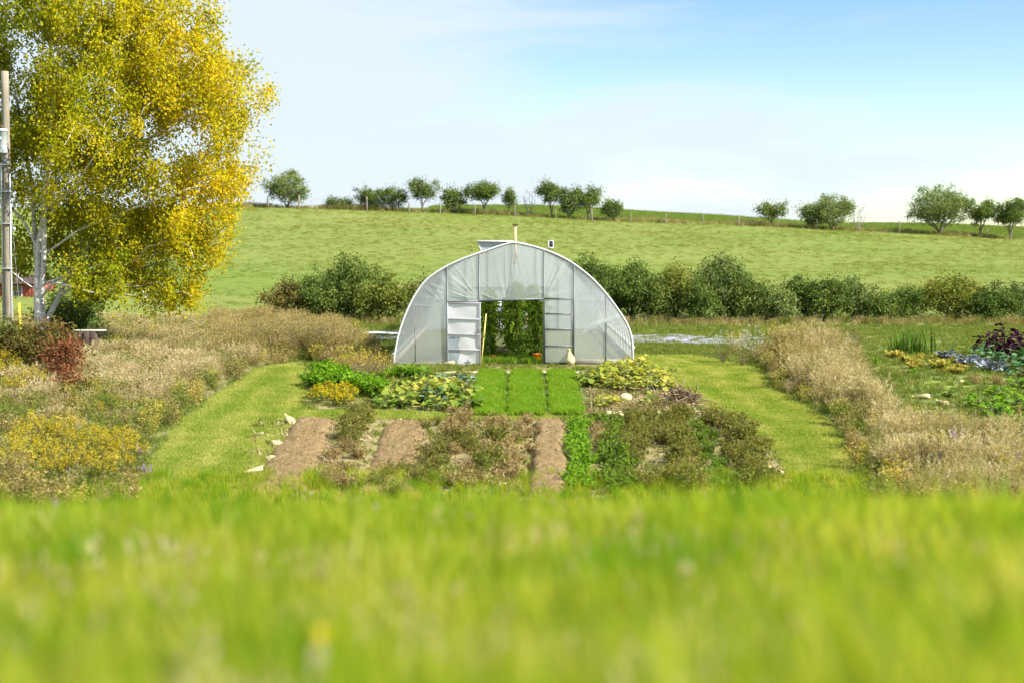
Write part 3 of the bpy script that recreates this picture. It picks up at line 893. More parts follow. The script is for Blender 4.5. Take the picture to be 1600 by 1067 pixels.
A = np.stack([np.outer(rr, np.cos(th)) - .03, np.outer(rr, np.sin(th)) - .36, np.repeat(zr[:, None], 25, 1)], -1)
mb.grid(A)
for zq, s_ in ((zc0, -1), (zc1, 1)):
    pts = np.column_stack([.19 * np.cos(th[:-1]) - .03, .19 * np.sin(th[:-1]) - .36, np.full(24, zq)])
    mb.add(np.vstack([pts, [[-.03, -.36, zq + s_ * .02]]]), T=[[i, (i + 1) % 24, 24] if s_ > 0 else [(i + 1) % 24, i, 24] for i in range(24)])
tk = mb.build('transformer_can', m_box, pole, smooth=True)
MB().box((.0, -.18, (zc0 + zc1) / 2), (.18, .12, .5), bev=.01).build('bracket', m_galv, pole)
MB().box((-.03, -.575, (zc0 + zc1) / 2 + .08), (.10, .012, .14)).build('plate', solid('dull plate', (.35, .38, .4), .5), tk)
MB().tube([(-.03, -.36, zc1 + .0), (-.03, -.36, zc1 + .12), (-.03, -.36, zc1 + .14)], [.03, .045, .015], 10).build('bushing', solid('brown porcelain', (.12, .06, .03), .3), tk)
MB().tube([(-.17, -.08, -.2), (-.17, -.08, Z(262, DP) - pg), (-.14, -.1, Z(255, DP) - pg)], .045, 10).build('conduit', m_galv, pole, smooth=True)
MB().tube([(.17, -.10, -.2), (.17, -.10, Z(272, DP) - pg)], .032, 8).build('conduit', m_box, pole, smooth=True)
for py in (258, 300, 350, 420):
    MB().box((0, -.06, Z(py, DP) - pg), (.42, .30, .05), bev=.01).build('clamp', m_galv, pole)
MB().box((.02, -.19, Z(252, DP) - pg), (.12, .1, .16), bev=.02).build('junction_box', solid('blue grey plastic', (.12, .2, .3), .5), pole)
for py in (305, 358):
    MB().box((.29, -.02, Z(py, DP) - pg), (.08, .10, .15), bev=.02).build('insulator', m_box, pole)
    MB().tube([(.1, -.02, Z(py, DP) - pg), (.26, -.02, Z(py, DP) - pg)], .018, 6).build('insulator_arm', m_galv, pole)
for a in ((.12, -.5, 243, .16, -.2, 300), (.02, -.56, 243, -.1, -.22, 310), (.16, -.4, 225, .2, -.18, 262)):
    z0, z1 = Z(a[2], DP) - pg, Z(a[5], DP) - pg
    t_ = np.linspace(0, 1, 8)
    MB().tube(np.column_stack([a[0] + (a[3] - a[0]) * t_ + .05 * np.sin(3.14 * t_), a[1] + (a[4] - a[1]) * t_, z0 + (z1 - z0) * t_ - .1 * np.sin(3.14 * t_)]), .012, 5).build('cable', m_blk, pole)

gx, gy = X(31, 58.5), 58.5
gg = empty('guy_guard', (gx, gy, gz(gx, gy)), 'yellow plastic guard on the guy wire beside the utility pole', 'wire guard')
zt = Z(474, gy) - gz(gx, gy)
MB().tube([(0, 0, .2), (-.05, 0, zt)], .055, 8).build('sleeve', m_yel, gg)
t_ = np.linspace(0, 1, 6)
MB().tube([(0.05, 0, -.1), (0, 0, .2), (-.05, 0, zt), (px0 + .15 - gx, DP - gy + .1, Z(290, DP) - gz(gx, gy))], .008, 5).build('guy_wire', m_galv, gg)

m_redw = solid('red barn paint', (.33, .075, .05), .8, var=.35, nscale=4, stretch=(6, 6, .6), bump=.3)
m_roofm = solid('grey metal roof', (.09, .05, .04), .5, metal=.3)
m_glass = solid('dark window glass', (.02, .025, .03), .08, spec=.8)
m_white = solid('white trim', (.75, .73, .68), .6, var=.12)
DS = 92.0
sx0, sx1 = X(-60, DS), X(54, DS)
cxs = (sx0 + sx1) / 2
sg = gz(cxs, DS)
shed = empty('shed', (cxs, DS, sg), 'low red shed with a dark paned window behind the birch trunk', 'shed')
wz = Z(444, DS) - sg
mb = MB()
nb = int((sx1 - sx0) / .22)
for i in range(nb):
    xx = sx0 - cxs + (i + .5) * (sx1 - sx0) / nb
    MB().box((xx, rng.uniform(-.006, .006), wz / 2), ((sx1 - sx0) / nb - .012, .04, wz), bev=.004).build('board', m_redw, shed)
MB().box((0, 2.03, wz / 2 - .01), (sx1 - sx0 - .02, 4.0, wz - .02)).build('wall', m_redw, shed)
mb = MB()
hw = (sx1 - sx0) / 2 + .12
A = np.array([[[-hw, -.35, wz - .02], [hw, -.35, wz - .02]], [[-hw, 2.0, wz + .5], [hw, 2.0, wz + .5]], [[-hw, 4.4, wz - .02], [hw, 4.4, wz - .02]]])
mb.grid(A); mb.grid(A[::-1] + (0, 0, .05)); mb.build('roof', m_roofm, shed)
wxa, wxb = X(22, DS) - cxs, X(34, DS) - cxs
wza, wzb = Z(463, DS) - sg, Z(448, DS) - sg
wf = MB().box(((wxa + wxb) / 2, -.03, (wza + wzb) / 2), (wxb - wxa + .08, .03, wzb - wza + .08)).build('window', m_white, shed)
for i in range(3):
    for j in range(2):
        ww, hh = (wxb - wxa) / 3, (wzb - wza) / 2
        MB().box((wxa + (i + .5) * ww, -.05, wza + (j + .5) * hh), (ww - .03, .014, hh - .03)).build('pane', m_glass, wf)

m_oldw = solid('old dark wood', (.085, .06, .045), .9, var=.5, nscale=8, stretch=(1, 1, 6), bump=.6)
m_plank = solid('bleached plank', (.55, .50, .40), .85, var=.3, nscale=6, stretch=(.5, 5, 5), bump=.3)
sx_, sy_ = X(129, 55.5), 55.5
st = empty('wooden_trough', (sx_, sy_, gz(sx_, sy_)), 'dark rotting wooden trough with a bleached board across it, under the birch', 'trough')
zq = Z(522, sy_) - gz(sx_, sy_)
for k in range(4):
    MB().box((-.36 + .24 * k, rng.uniform(-.02, .02), zq - .22), (.225, .06, .62), rz=rng.normal(0, .05), bev=.012).build('slat', m_oldw, st)
MB().box((0, .35, zq - .24), (.95, .06, .55), bev=.012).build('back', m_oldw, st)
for s_ in (-.47, .47):
    MB().box((s_, .17, zq - .24), (.05, .34, .5), bev=.01).build('side', m_oldw, st)
    for yy in (0.0, .33):
        MB().box((s_ * .9, yy, (zq - .45) / 2 - .05), (.08, .08, max(.2, zq - .4)), bev=.01).build('leg', m_oldw, st)
MB().box((.20, .15, zq + .13), (1.25, .26, .05), rz=.1, bev=.012).build('board', m_plank, st)
px_, py_ = at(205, 612)
o = MB().box((0, 0, .32), (1.1, .3, .10), rz=.1, ry=.02, bev=.02)
for s_ in (-.4, .4): o.box((s_, 0, .12), (.12, .22, .3), bev=.01)
tag(o.build('plank_bench', m_plank, loc=(px_, py_, gz(px_, py_))), 'low bleached plank bench sunk in the tall weeds left of the mown path', 'bench')
# ------------------------------------------------------------------ greenhouse
YF, LEN = 54.0, 20.0
SC = F / YF
def gxz(px, py): return ((px - 800) / SC, EYE + ray(800, py)[2] * YF)
prof = np.array([gxz(*p) for p in [(615, 568), (616.5, 556), (624, 519), (639, 480), (652, 456), (668, 436), (698, 417), (726, 404.6), (756, 394.5), (780, 386), (799, 380), (815, 382), (838, 387.5), (863, 396), (891, 409.5), (924, 435), (948.5, 462), (965, 484.8), (978.8, 505), (986.5, 524), (988.5, 550), (988.5, 568)]])
prof[0, 1] = prof[-1, 1] = 0.0
sg_ = np.linalg.norm(np.diff(prof, axis=0), axis=1); cu_ = np.concatenate([[0], np.cumsum(sg_)])
q_ = np.linspace(0, cu_[-1], 73)
PR = np.column_stack([np.interp(q_, cu_, prof[:, 0]), np.interp(q_, cu_, prof[:, 1])])
def sm(a):
    b = a.copy(); ap = int(np.argmax(a[:, 1]))
    for i in range(1, len(a) - 1):
        if i != ap: b[i] = .5 * a[i] + .25 * (a[i - 1] + a[i + 1])
    return b
PR = sm(sm(sm(PR)))
ap = int(np.argmax(PR[:, 1]))
def arch_z(x):
    return np.where(np.asarray(x) < PR[ap, 0], np.interp(x, PR[:ap + 1, 0], PR[:ap + 1, 1]), np.interp(x, PR[ap:, 0], PR[ap:, 1]))
def film(name, opac, folds=1.0, base=(.78, .80, .79)):
    """milky greenhouse plastic: partly clear, partly scattering, with a soft sheen; dust makes it uneven"""
    mt, t = newmat(name)
    co = nd(t, 'ShaderNodeTexCoord').outputs['Object']
    n1 = nd(t, 'ShaderNodeTexNoise', {'Vector': co, 'Scale': .9, 'Detail': 5.0, 'Roughness': .6}).outputs[0]
    a = nd(t, 'ShaderNodeMapping', {0: co, 'Scale': (14, 1, .7)}).outputs[0]
    n2 = nd(t, 'ShaderNodeTexNoise', {'Vector': a, 'Scale': 1.0, 'Detail': 4.0}).outputs[0]
    cr = nd(t, 'ShaderNodeAttribute', attribute_name='rnd').outputs['Fac']
    f = mth(t, 'ADD', mth(t, 'ADD', opac - .22, mth(t, 'MULTIPLY', cr, .45)), mth(t, 'ADD', mth(t, 'MULTIPLY', n1, .26), mth(t, 'MULTIPLY', n2, .18)))
    pr = nd(t, 'ShaderNodeBsdfPrincipled', {'Base Color': (*base, 1), 'Roughness': .28, 'Specular IOR Level': .5})
    tl = nd(t, 'ShaderNodeBsdfTranslucent', {0: (*base, 1)})
    b = nd(t, 'ShaderNodeBump', {'Height': n2, 'Strength': .25 * folds, 'Distance': .02})
    t.links.new(b.outputs[0], pr.inputs['Normal'])
    ms = nd(t, 'ShaderNodeMixShader', {0: .66, 1: pr.outputs[0], 2: tl.outputs[0]})
    tr = nd(t, 'ShaderNodeBsdfTransparent', {0: (.97, .985, .975, 1)})
    mo = nd(t, 'ShaderNodeMixShader', {0: f, 1: tr.outputs[0], 2: ms.outputs[0]})
    nd(t, 'ShaderNodeOutputMaterial', {0: mo.outputs[0]})
    return mt
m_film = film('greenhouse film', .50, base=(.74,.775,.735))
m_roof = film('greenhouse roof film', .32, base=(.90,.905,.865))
m_edge = solid('white film roll', (.66, .66, .64), .5, var=.1)
m_steel = solid('grey steel tube', (.13, .135, .14), .5, metal=.4, var=.25)
m_hoop = solid('galvanised hoop', (.22, .225, .23), .45, metal=.5, var=.2)
m_base = solid('weathered baseboard', (.34, .30, .24), .85, var=.35, nscale=5, stretch=(.5, 4, 4), bump=.3)
gh = empty('greenhouse', (0, YF, 0), 'arched plastic film greenhouse with its front doors standing open', 'greenhouse')
# roof film
ny = 82
ys = np.linspace(0, LEN, ny)
nrm = np.gradient(PR, axis=0); nrm = unit(np.column_stack([-nrm[:, 1], nrm[:, 0]]))
sag = -.02 * np.abs(np.sin(np.pi * ys / (LEN / 14)))
A = np.zeros((len(PR), ny, 3))
for k in range(ny):
    p = PR + nrm * (.03 + sag[k])
    A[:, k] = np.column_stack([p[:, 0], np.full(len(PR), ys[k]), p[:, 1]])
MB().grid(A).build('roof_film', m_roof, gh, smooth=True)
for k in range(15):
    y = k * LEN / 14
    MB().tube(np.column_stack([PR[:, 0], np.full(len(PR), y + .03), PR[:, 1]]), .024, 7).build('hoop', m_hoop, gh, smooth=True)
for k in (0, 1):                      # wrapped film edge on both end arches
    y = -.035 if k == 0 else LEN + .05
    p = PR + nrm * .03
    MB().tube(np.column_stack([p[:, 0], np.full(len(p), y), p[:, 1]]), .034, 8).build('film_edge', m_edge, gh, smooth=True)
for i in (12, 24, ap, 48, 60):
    MB().tube([(PR[i, 0] * .985, 0.05, PR[i, 1] - .05), (PR[i, 0] * .985, LEN - .05, PR[i, 1] - .05)], .02, 6).build('purlin', m_hoop, gh)
for s_, i in ((-1, 0), (1, -1)):      # rolled up side curtains and side boards
    MB().tube([(PR[i, 0] + s_ * .06, 0, .62 if s_ > 0 else .34), (PR[i, 0] + s_ * .06, LEN, .62 if s_ > 0 else .34)], .05, 8).build('side_roll', m_edge, gh, smooth=True)
    MB().box((PR[i, 0] - s_ * .015, LEN / 2, .11), (.04, LEN, .24), bev=.006).build('side_board', m_base, gh)
zhL = gxz(700, 472.5)[1]; zh0 = gxz(748, 471)[1]; zh1 = gxz(850, 467)[1]; zhR = zh1
XP = [gxz(px, 500)[0] for px in (648.8, 698.8, 748.5, 849.5, 896.5, 947)]
def post(x, z0, z1, r_=.03):
    MB().tube([(x, -.055, z0), (x, -.055, z1)], r_, 8).build('post', m_steel, gh)
post(XP[0], .08, gxz(649, 512)[1], .014)
for x in XP[1:5]: post(x, -.1, float(arch_z(x)) - .02)
post(XP[5], .05, float(arch_z(XP[5])) - .02, .018)
MB().tube([(XP[1], -.058, zhL), (XP[2], -.058, zh0 + .0)], .03, 8).build('header', m_steel, gh)
MB().tube([(XP[2], -.058, zh0), (XP[3], -.058, zh1)], .032, 8).build('header', m_steel, gh)
MB().tube([(XP[3], -.058, zh1), (XP[4], -.058, zhR)], .03, 8).build('header', m_steel, gh)
# end wall film, one panel between each pair of posts, creased where it is pulled to the frame
def crease(x, z, fans, amp):
    y = np.zeros_like(x)
    for (ax, az), k, a, reach, (t0, t1), sd in fans:
        d = np.hypot(x - ax, z - az); th = np.arctan2(z - az, x - ax)
        wob = th * k + 1.6 * np.sin(th * k * .31 + sd) + .9 * np.sin(th * k * .83 + 2 * sd) + .45 * np.sin(d * 1.3 + sd * 2 + th * 3)
        a = a * 1.25 * (.55 + .45 * np.sin(th * 5.1 + sd * 3)) * (.75 + .25 * np.sin(d * 2.1 + th * 9 + sd))
        rid = (1 - np.abs(np.sin(wob))) ** 2.2
        rid2 = (1 - np.abs(np.sin(wob * 2.3 + 1.1))) ** 3 * .5
        win = 1 / (1 + np.exp(-(th - t0) * 9)) / (1 + np.exp((th - t1) * 9))
        y -= a * (rid + rid2) * win * np.exp(-(d / reach) ** 2) * np.clip(d * 2.2, 0, 1)
    return y * amp
fL = ((XP[2], zh0), 13, .075, 2.6, (1.7, 3.5), .3)
fL2 = ((XP[1], zhL - .2), 12, .06, 2.0, (2.2, 3.6), 1.1)
fC = ((gxz(792, 466)[0], zh0 - .15), 11, .045, 1.7, (.15, 3.0), 2.1)
fT = ((gxz(801, 382)[0], 4.75), 13, .04, 1.5, (-2.9, -.2), .9)
fR = ((XP[3], zh1), 12, .07, 2.8, (.05, 1.5), 3.0)
fR2 = ((XP[4], .9), 11, .075, 3.2, (.3, 1.25), 1.7)
fR3 = ((XP[4], -.3), 12, .06, 2.6, (.3, 1.0), 4.4)
FANS = [fL, fL2, fC, fT, fR, fR2, fR3]
def panel(x0, x1, zb, name='film_panel'):
    nx = max(8, int((x1 - x0) / .028)); nz = 120
    xs = np.linspace(x0, x1, nx); v = np.linspace(0, 1, nz)
    zt = arch_z(xs) - .01
    b = np.array([zb(x) for x in xs])
    b = np.minimum(b, zt - .01)
    xx = np.repeat(xs[:, None], nz, 1); zz = b[:, None] + (zt - b)[:, None] * v[None]
    edge = np.minimum(np.minimum(xx - x0, x1 - xx) * 5, 1) * np.minimum((1 - v)[None] * 6, 1) * np.minimum(v[None] * 8 + .15, 1)
    yy = crease(xx, zz, FANS, 1.0) * np.clip(edge, 0, 1) + .02 * np.sin(xx * 2.3 + zz) * np.clip(edge, 0, 1) - .034
    g_ = MB().grid(np.stack([xx, yy, zz], -1))
    cr = -crease(xx, zz, FANS, 1.0) * np.clip(edge, 0, 1)
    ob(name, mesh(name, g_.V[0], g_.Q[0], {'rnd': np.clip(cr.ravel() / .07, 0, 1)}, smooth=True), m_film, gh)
panel(PR[0, 0] + .02, XP[1], lambda x: .06 if x < -4.3 else .0)
panel(XP[1], XP[2], lambda x: zhL + .0)
panel(XP[2], XP[3], lambda x: zh0 + (zh1 - zh0) * (x - XP[2]) / (XP[3] - XP[2]) - .10 * max(0, (x - .75) / .45) * (x < 1.16))
panel(XP[3], XP[4], lambda x: zhR)
panel(XP[4], PR[-1, 0] - .02, lambda x: .18)
MB().box(((XP[4] + PR[-1, 0]) / 2, -.03, .085), (PR[-1, 0] - XP[4], .04, .19), bev=.006).build('baseboard', m_base, gh)
MB().box(((XP[1] + PR[0, 0]) / 2, .01, .02), (XP[1] - PR[0, 0] - .1, .04, .08), bev=.006).build('baseboard', m_base, gh)
# film pulled down in the left and right outer panels (lower tail hanging by the board)
# left door: white sheet, swung a little outwards
def door_white():
    mt, t = newmat('white door sheet')
    co = nd(t, 'ShaderNodeTexCoord').outputs['Object']
    sp = nd(t, 'ShaderNodeSeparateXYZ', {0: co})
    no = nd(t, 'ShaderNodeTexNoise', {'Vector': co, 'Scale': 3.5, 'Detail': 4.0}).outputs[0]
    e = mth(t, 'ADD', sp.outputs['X'], mth(t, 'MULTIPLY', no, .35))
    f1 = mth(t, 'LESS_THAN', e, .62)
    e2 = mth(t, 'ADD', sp.outputs['Z'], mth(t, 'MULTIPLY', no, .4))
    f2 = mth(t, 'LESS_THAN', e2, 1.22)
    n2 = nd(t, 'ShaderNodeTexNoise', {'Vector': co, 'Scale': 6.0, 'Detail': 5.0}).outputs[0]
    f3 = nd(t, 'ShaderNodeMapRange', {0: n2, 1: .68, 2: .74}).outputs[0]
    c = mixc(t, mth(t, 'MULTIPLY', f1, f2), (.93, .92, .90), (.50, .56, .58))
    c = mixc(t, mth(t, 'MULTIPLY', f3, .6), c, (.45, .45, .44))
    p = nd(t, 'ShaderNodeBsdfPrincipled', {'Base Color': c, 'Roughness': .4})
    tl = nd(t, 'ShaderNodeBsdfTranslucent', {0: c})
    ms = nd(t, 'ShaderNodeMixShader', {0: .5, 1: p.outputs[0], 2: tl.outputs[0]})
    nd(t, 'ShaderNodeOutputMaterial', {0: ms.outputs[0]})
    return mt
dwid = XP[2] - XP[1] + .06
dl = empty('door', (XP[1], -.07, .0)); dl.parent = gh
dl.rotation_euler[2] = -.10
dl['label'] = 'white sheet door with a torn greyish lower corner'
zt_ = zhL - .03
dh = [(.06, .06 + .47), (.56, 1.10), (1.13, 1.68), (1.71, zt_ - .03)]
for a, b in dh:
    xx, zz = np.meshgrid(np.linspace(.02, dwid - .02, 30), np.linspace(a - .04, b + .04, 14), indexing='ij')
    yy = -.012 * np.sin(xx * 5 + a * 9) * np.sin((zz - a) / (b - a) * 3.14) - .01 * vnoise(xx, zz, 9, 3)
    MB().grid(np.stack([xx, yy, zz], -1)).build('sheet', door_white() if a < .1 else bpy.data.materials['white door sheet'], dl, smooth=True)
m_dbar = solid('door bar', (.42, .42, .45), .5, metal=.3)
for z_ in (.0, .545, 1.115, 1.695, zt_):
    MB().box((dwid / 2, -.03, z_), (dwid - .02, .035, .05), bev=.006).build('bar', m_dbar, dl)
for x_ in (.015, dwid - .015):
    MB().box((x_, -.028, zt_ / 2), (.045, .04, zt_ + .05), bev=.006).build('stile', m_dbar, dl)
MB().box((.22 * 0 + dwid * .66, -.035, .12), (.13, .02, .14), bev=.004).build('patch', m_dbar, dl)
MB().box((dwid - .06, -.06, 1.25), (.03, .05, .16), bev=.008).build('handle', m_steel, dl)
# right door: clear film in a frame
dr = empty('door', (XP[3], -.06, 0)); dr.parent = gh
dr['label'] = 'film covered door in a grey frame'
wr_ = XP[4] - XP[3]
zz_ = [.06, gxz(0, 540.5)[1], gxz(0, 514.6)[1], gxz(0, 490.5)[1], zhR - .02]
for k in range(4):
    a, b = zz_[k], zz_[k + 1]
    xx, zq = np.meshgrid(np.linspace(.03, wr_ - .03, 30), np.linspace(a, b, 20), indexing='ij')
    yy = .015 + crease(xx + XP[3], zq, [fR2, ((XP[3], a - .3), 9, .04, 2, (.3, 1.2), k)], .6)
    MB().grid(np.stack([xx, yy, zq], -1)).build('film_panel', m_film, dr, smooth=True)
for z_ in zz_[1:4] + [.05]:
    MB().tube([(.03, 0, z_), (wr_ - .03, 0, z_)], .024, 8).build('bar', m_steel, dr)
for x_ in (.05, wr_ - .05):
    MB().tube([(x_, 0, .02), (x_, 0, zhR - .04)], .022, 8).build('stile', m_steel, dr)
# back wall with a white door and a bright pale sheet
bw = MB()
xs = np.linspace(PR[0, 0] + .03, PR[-1, 0] - .03, 60)
A = np.stack([np.repeat(xs[:, None], 20, 1), np.full((60, 20), LEN), np.linspace(0.02, 1, 20)[None] * arch_z(xs)[:, None]], -1)
bw.grid(A).build('back_wall_film', film('back film', .80), gh, smooth=True)
for x_ in (-2.4, -1.25, .0, 1.25, 2.4):
    MB().tube([(x_, LEN - .04, 0), (x_, LEN - .04, float(arch_z(x_)) - .03)], .03, 8).build('back_post', m_steel, gh)
MB().tube([(-2.4, LEN - .05, 1.2), (2.4, LEN - .05, 1.2)], .028, 8).build('back_rail', m_steel, gh)
MB().tube([(-2.4, LEN - .05, 2.2), (2.4, LEN - .05, 2.2)], .028, 8).build('back_rail', m_steel, gh)
MB().box((-.62, LEN - .10, .78), (1.15, .03, 1.5), bev=.008).build('back_door', m_edge, gh)
MB().box((.75, LEN - .10, .6), (.5, .03, 1.15), bev=.008).build('back_sheet', m_edge, gh)
# ridge vent flap standing open towards the left, with its gusset
m_corr = solid('corrugated sheet', (.50, .53, .54), .4, metal=.2, var=.15)
vx0, vz0 = gxz(746, 378); vx1, vz1 = PR[ap, 0] - .02, PR[ap, 1] + .05
y0, y1 = .15, 6.0
n_ = 40
u = np.linspace(0, 1, n_)
A = np.zeros((n_, 60, 3)); yv = np.linspace(y0, y1, 60)
for k in range(60):
    A[:, k] = np.column_stack([vx1 + (vx0 - vx1) * u, np.full(n_, yv[k]), vz1 + (vz0 - vz1) * u + .015 * np.sin(yv[k] * 40)])
vent = empty('roof_vent', (0, 0, 0)); vent.parent = gh
MB().grid(A).build('flap', m_corr, vent, smooth=True)
MB().box(((vx0 + vx1) / 2, y0 - .02, (vz0 + vz1) / 2 + .02), (abs(vx1 - vx0) + .06, .05, .06), ry=math.atan2(vz0 - vz1, vx1 - vx0), bev=.01).build('flap_edge', m_edge, vent)
MB().box((vx0, (y0 + y1) / 2, vz0 + .01), (.06, y1 - y0, .07), bev=.01).build('flap_edge', m_edge, vent)
bx = gxz(752.5, 394)[0]
n2_ = 30
gs = np.zeros((n2_, 24, 3))
for i in range(n2_):
    f = i / (n2_ - 1)
    xt = vx0 + .03 + (vx1 - vx0 - .03) * f; zt2 = vz0 + (vz1 - vz0) * f - .02
    xb = bx + (vx1 - bx) * f; zb2 = float(arch_z(xb)) + .02
    v = np.linspace(0, 1, 24)
    gs[i] = np.column_stack([xt + (xb - xt) * v, .22 + .015 * np.sin(v * 40), zt2 + (zb2 - zt2) * v])
MB().grid(gs).build('gusset', m_corr, vent, smooth=True)
MB().tube([(vx0 + .02, .2, vz0 - .02), (bx, .2, float(arch_z(bx)) + .02)], .02, 6).build('prop', m_edge, vent)
# stovepipe and exhaust box
m_pipe = solid('tan stovepipe', (.66, .47, .20), .6, var=.2, nscale=6, stretch=(1, 1, 4))
YC = 6.0
cxp = X(805.2, YF + YC); zt3 = Z(352, YF + YC); zb3 = float(arch_z(cxp)) - .9
pp = empty('stovepipe', (cxp, YC, 0)); pp.parent = gh
MB().tube([(0, 0, zb3), (0, 0, zt3 - .08)], .062, 14).build('pipe', m_pipe, pp, smooth=True)
MB().tube([(0, 0, zt3 - .18), (0, 0, zt3 - .02)], .05, 12).build('cap_neck', m_oldw, pp)
MB().box((0, 0, zt3), (.24, .12, .035), bev=.008).build('cap', m_blk, pp)
for s_ in (-.09, .09):
    MB().box((s_, 0, zt3 + .03), (.04, .1, .05), bev=.006).build('cap_prong', m_blk, pp)
YV = 5.0
vxx = X(860.5, YF + YV); zb4, zt4 = Z(388, YF + YV), Z(376, YF + YV)
vb = empty('vent_box', (vxx, YV, 0)); vb.parent = gh
w4 = .19; h4 = zt4 - zb4
MB().box((0, 0, (zb4 + zt4) / 2), (w4 - .03, .2, h4 - .05)).build('louvre', m_blk, vb)
for x_ in (-w4 / 2, w4 / 2): MB().box((x_, 0, (zb4 + zt4) / 2), (.045, .24, h4), bev=.006).build('frame', m_edge, vb)
for z_ in (zb4 + .02, zt4 - .015): MB().box((0, 0, z_), (w4 + .04, .25, .035), bev=.006).build('frame', m_edge, vb)
MB().tube([(-.03, 0, float(arch_z(vxx)) - .1), (-.03, 0, zb4 + .02)], .03, 8).build('flue', m_dbar, vb)

# ------------------------------------------------------------------ inside the greenhouse
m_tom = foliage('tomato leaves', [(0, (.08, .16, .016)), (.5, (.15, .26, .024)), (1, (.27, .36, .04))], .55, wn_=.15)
m_stem = solid('green stems', (.16, .19, .06), .7)
m_tomr = solid('ripe tomato', (.45, .14, .02), .3, var=.2)
def tomato(H, Wd, n, seedn):
    wb = MB(); L_ = []; dirs = []
    for k in range(3):
        t = np.linspace(0, 1, 8); a = rng.uniform(0, 6.28)
        P_ = np.column_stack([.10 * np.cos(a) + .05 * np.sin(t * 5 + k), .10 * np.sin(a) + .05 * np.cos(t * 4 + k), t * H])
        wb.tube(P_, .013, 5)
    N = n
    zz = H * (.10 + .90 * rng.uniform(0, 1, N) ** .65); a = rng.uniform(0, 6.28, N)
    tips = []
    for i in range(N):
        r1 = Wd * .5 * rng.uniform(.25, 1) ** 1.2 * (.75 + .35 * math.sin(zz[i] * 3.1 + a[i] + H * 9)) * (1 if zz[i] < .85 * H else .75)
        t = np.linspace(0, 1, 4)
        d = np.array([math.cos(a[i]), math.sin(a[i])])
        P_ = np.column_stack([d[0] * r1 * t, d[1] * r1 * t, zz[i] + r1 * (.35 * t - .75 * t ** 2)])
        wb.tube(P_, [.008, .006, .005, .003], 3, False)
        m_ = 9
        q = rng.uniform(.3, 1, m_)
        pos = np.column_stack([d[0] * r1 * q, d[1] * r1 * q, zz[i] + r1 * (.35 * q - .75 * q ** 2)])
        L_.append(pos); dd = rng.normal(0, .8, (m_, 3)); dd[:, :2] += d * .5; dd[:, 2] -= .5; dirs.append(dd)
    P_ = np.concatenate(L_); D2 = np.concatenate(dirs)
    V, Q = leaves_geo(P_, D2, rng.uniform(.10, .19, len(P_)), .085)
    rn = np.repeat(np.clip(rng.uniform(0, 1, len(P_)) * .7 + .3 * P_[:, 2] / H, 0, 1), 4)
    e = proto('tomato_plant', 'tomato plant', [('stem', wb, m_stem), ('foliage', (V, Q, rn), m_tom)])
    for k in range(1):
        a_ = rng.uniform(3.4, 6.0); zq = H * rng.uniform(.2, .6)
        mbq = MB(); th = np.linspace(0, 2 * np.pi, 11); ph = np.linspace(0, np.pi, 7)
        A = np.stack([.055 * np.outer(np.sin(ph), np.cos(th)), .055 * np.outer(np.sin(ph), np.sin(th)), .045 * np.outer(np.cos(ph), np.ones(11))], -1) + (.22 * Wd * math.cos(a_), .35 * Wd * math.sin(a_), zq)
        mbq.grid(A).build('tomato', m_tomr, e, smooth=True)
    return e
tps = [tomato(2.5, 1.0, 85, 0), tomato(2.75, 1.5, 150, 1), tomato(2.6, 1.25, 125, 2)]
rows = [(-.95, 'left', 'tomato plant in the row behind the white sheet door'), (.12, 'mid', 'tomato plant in the middle row facing the open doorway'), (.98, 'right', 'tomato plant in the row behind the film covered door')]
for i, (x_, nm, lb) in enumerate(rows):
    for k in range(7):
        y_ = YF + (.9 if i == 0 else .7 if i == 1 else 1.0) + k * 1.15
        place(tps[i], x_ + rng.normal(0, .04), y_ + rng.normal(0, .1), 'front ' + lb if k == 0 else lb, 'tomato plant', 'tomato plants in the row %s the doorway' % ('left in', 'in the middle of', 'right in')[i], z=0, sc=rng.uniform(.93, 1.05))
m_gsoil = groundmat('greenhouse floor', [((.11, .10, .045),), ((1, 1, 1), 3.0, .4, .6, (.08, .13, .025)), ((1, 1, 1), 16, .45, .7, (.16, .12, .06))])
xx, yy = np.meshgrid(np.linspace(PR[0, 0] + .05, PR[-1, 0] - .05, 40), np.linspace(YF + .02, YF + LEN - .02, 80), indexing='ij')
tag(MB().grid(np.stack([xx, yy, .032 + .012 * vnoise(xx, yy, 4, 2)], -1)).build('greenhouse_floor', m_gsoil, smooth=True), kind='structure')
lowg = [tuft('low green source', 30, .28, .22, .03, .6, m_tom, 2) for _ in range(3)]
P = np.column_stack([rng.uniform(-1.25, 1.2, 330), YF + rng.uniform(.05, 3.2, 330)])
scatter('greenhouse_weeds', P, lowg, rng.uniform(.5, 1.15, len(P)), z=np.full(len(P), .03), label='low green weeds on the floor inside the open doorway', cat='weeds')
# bucket, red pot, leaning stake
m_or = solid('orange plastic', (.85, .22, .01), .4, var=.12)
def bucket(name, x, y, z, r0, r1, h, mat, label, lay=0.0):
    e = empty(name, (x, y, z), label, 'bucket')
    th = np.linspace(0, 2 * np.pi, 25)
    rr = np.array([0, r0, r0, r1 * .97, r1 * 1.06, r1 * 1.06, r1 * .95, r0 * .92, 0]); zz = np.array([0, 0, .01, h * .88, h * .9, h, h * .985, .03, .03])
    A = np.stack([np.outer(rr, np.cos(th)), np.outer(rr, np.sin(th)), np.repeat(zz[:, None], 25, 1)], -1)
    MB().grid(A).build('tub', mat, e, smooth=True)
    t = np.linspace(0, np.pi, 14)
    MB().tube(np.column_stack([r1 * 1.07 * np.cos(t), -r1 * .75 * np.sin(t), h * .93 - r1 * .75 * np.sin(t)]), .006, 5).build('handle', m_steel, e)
    e.rotation_euler = (0, lay, .4)
    return e
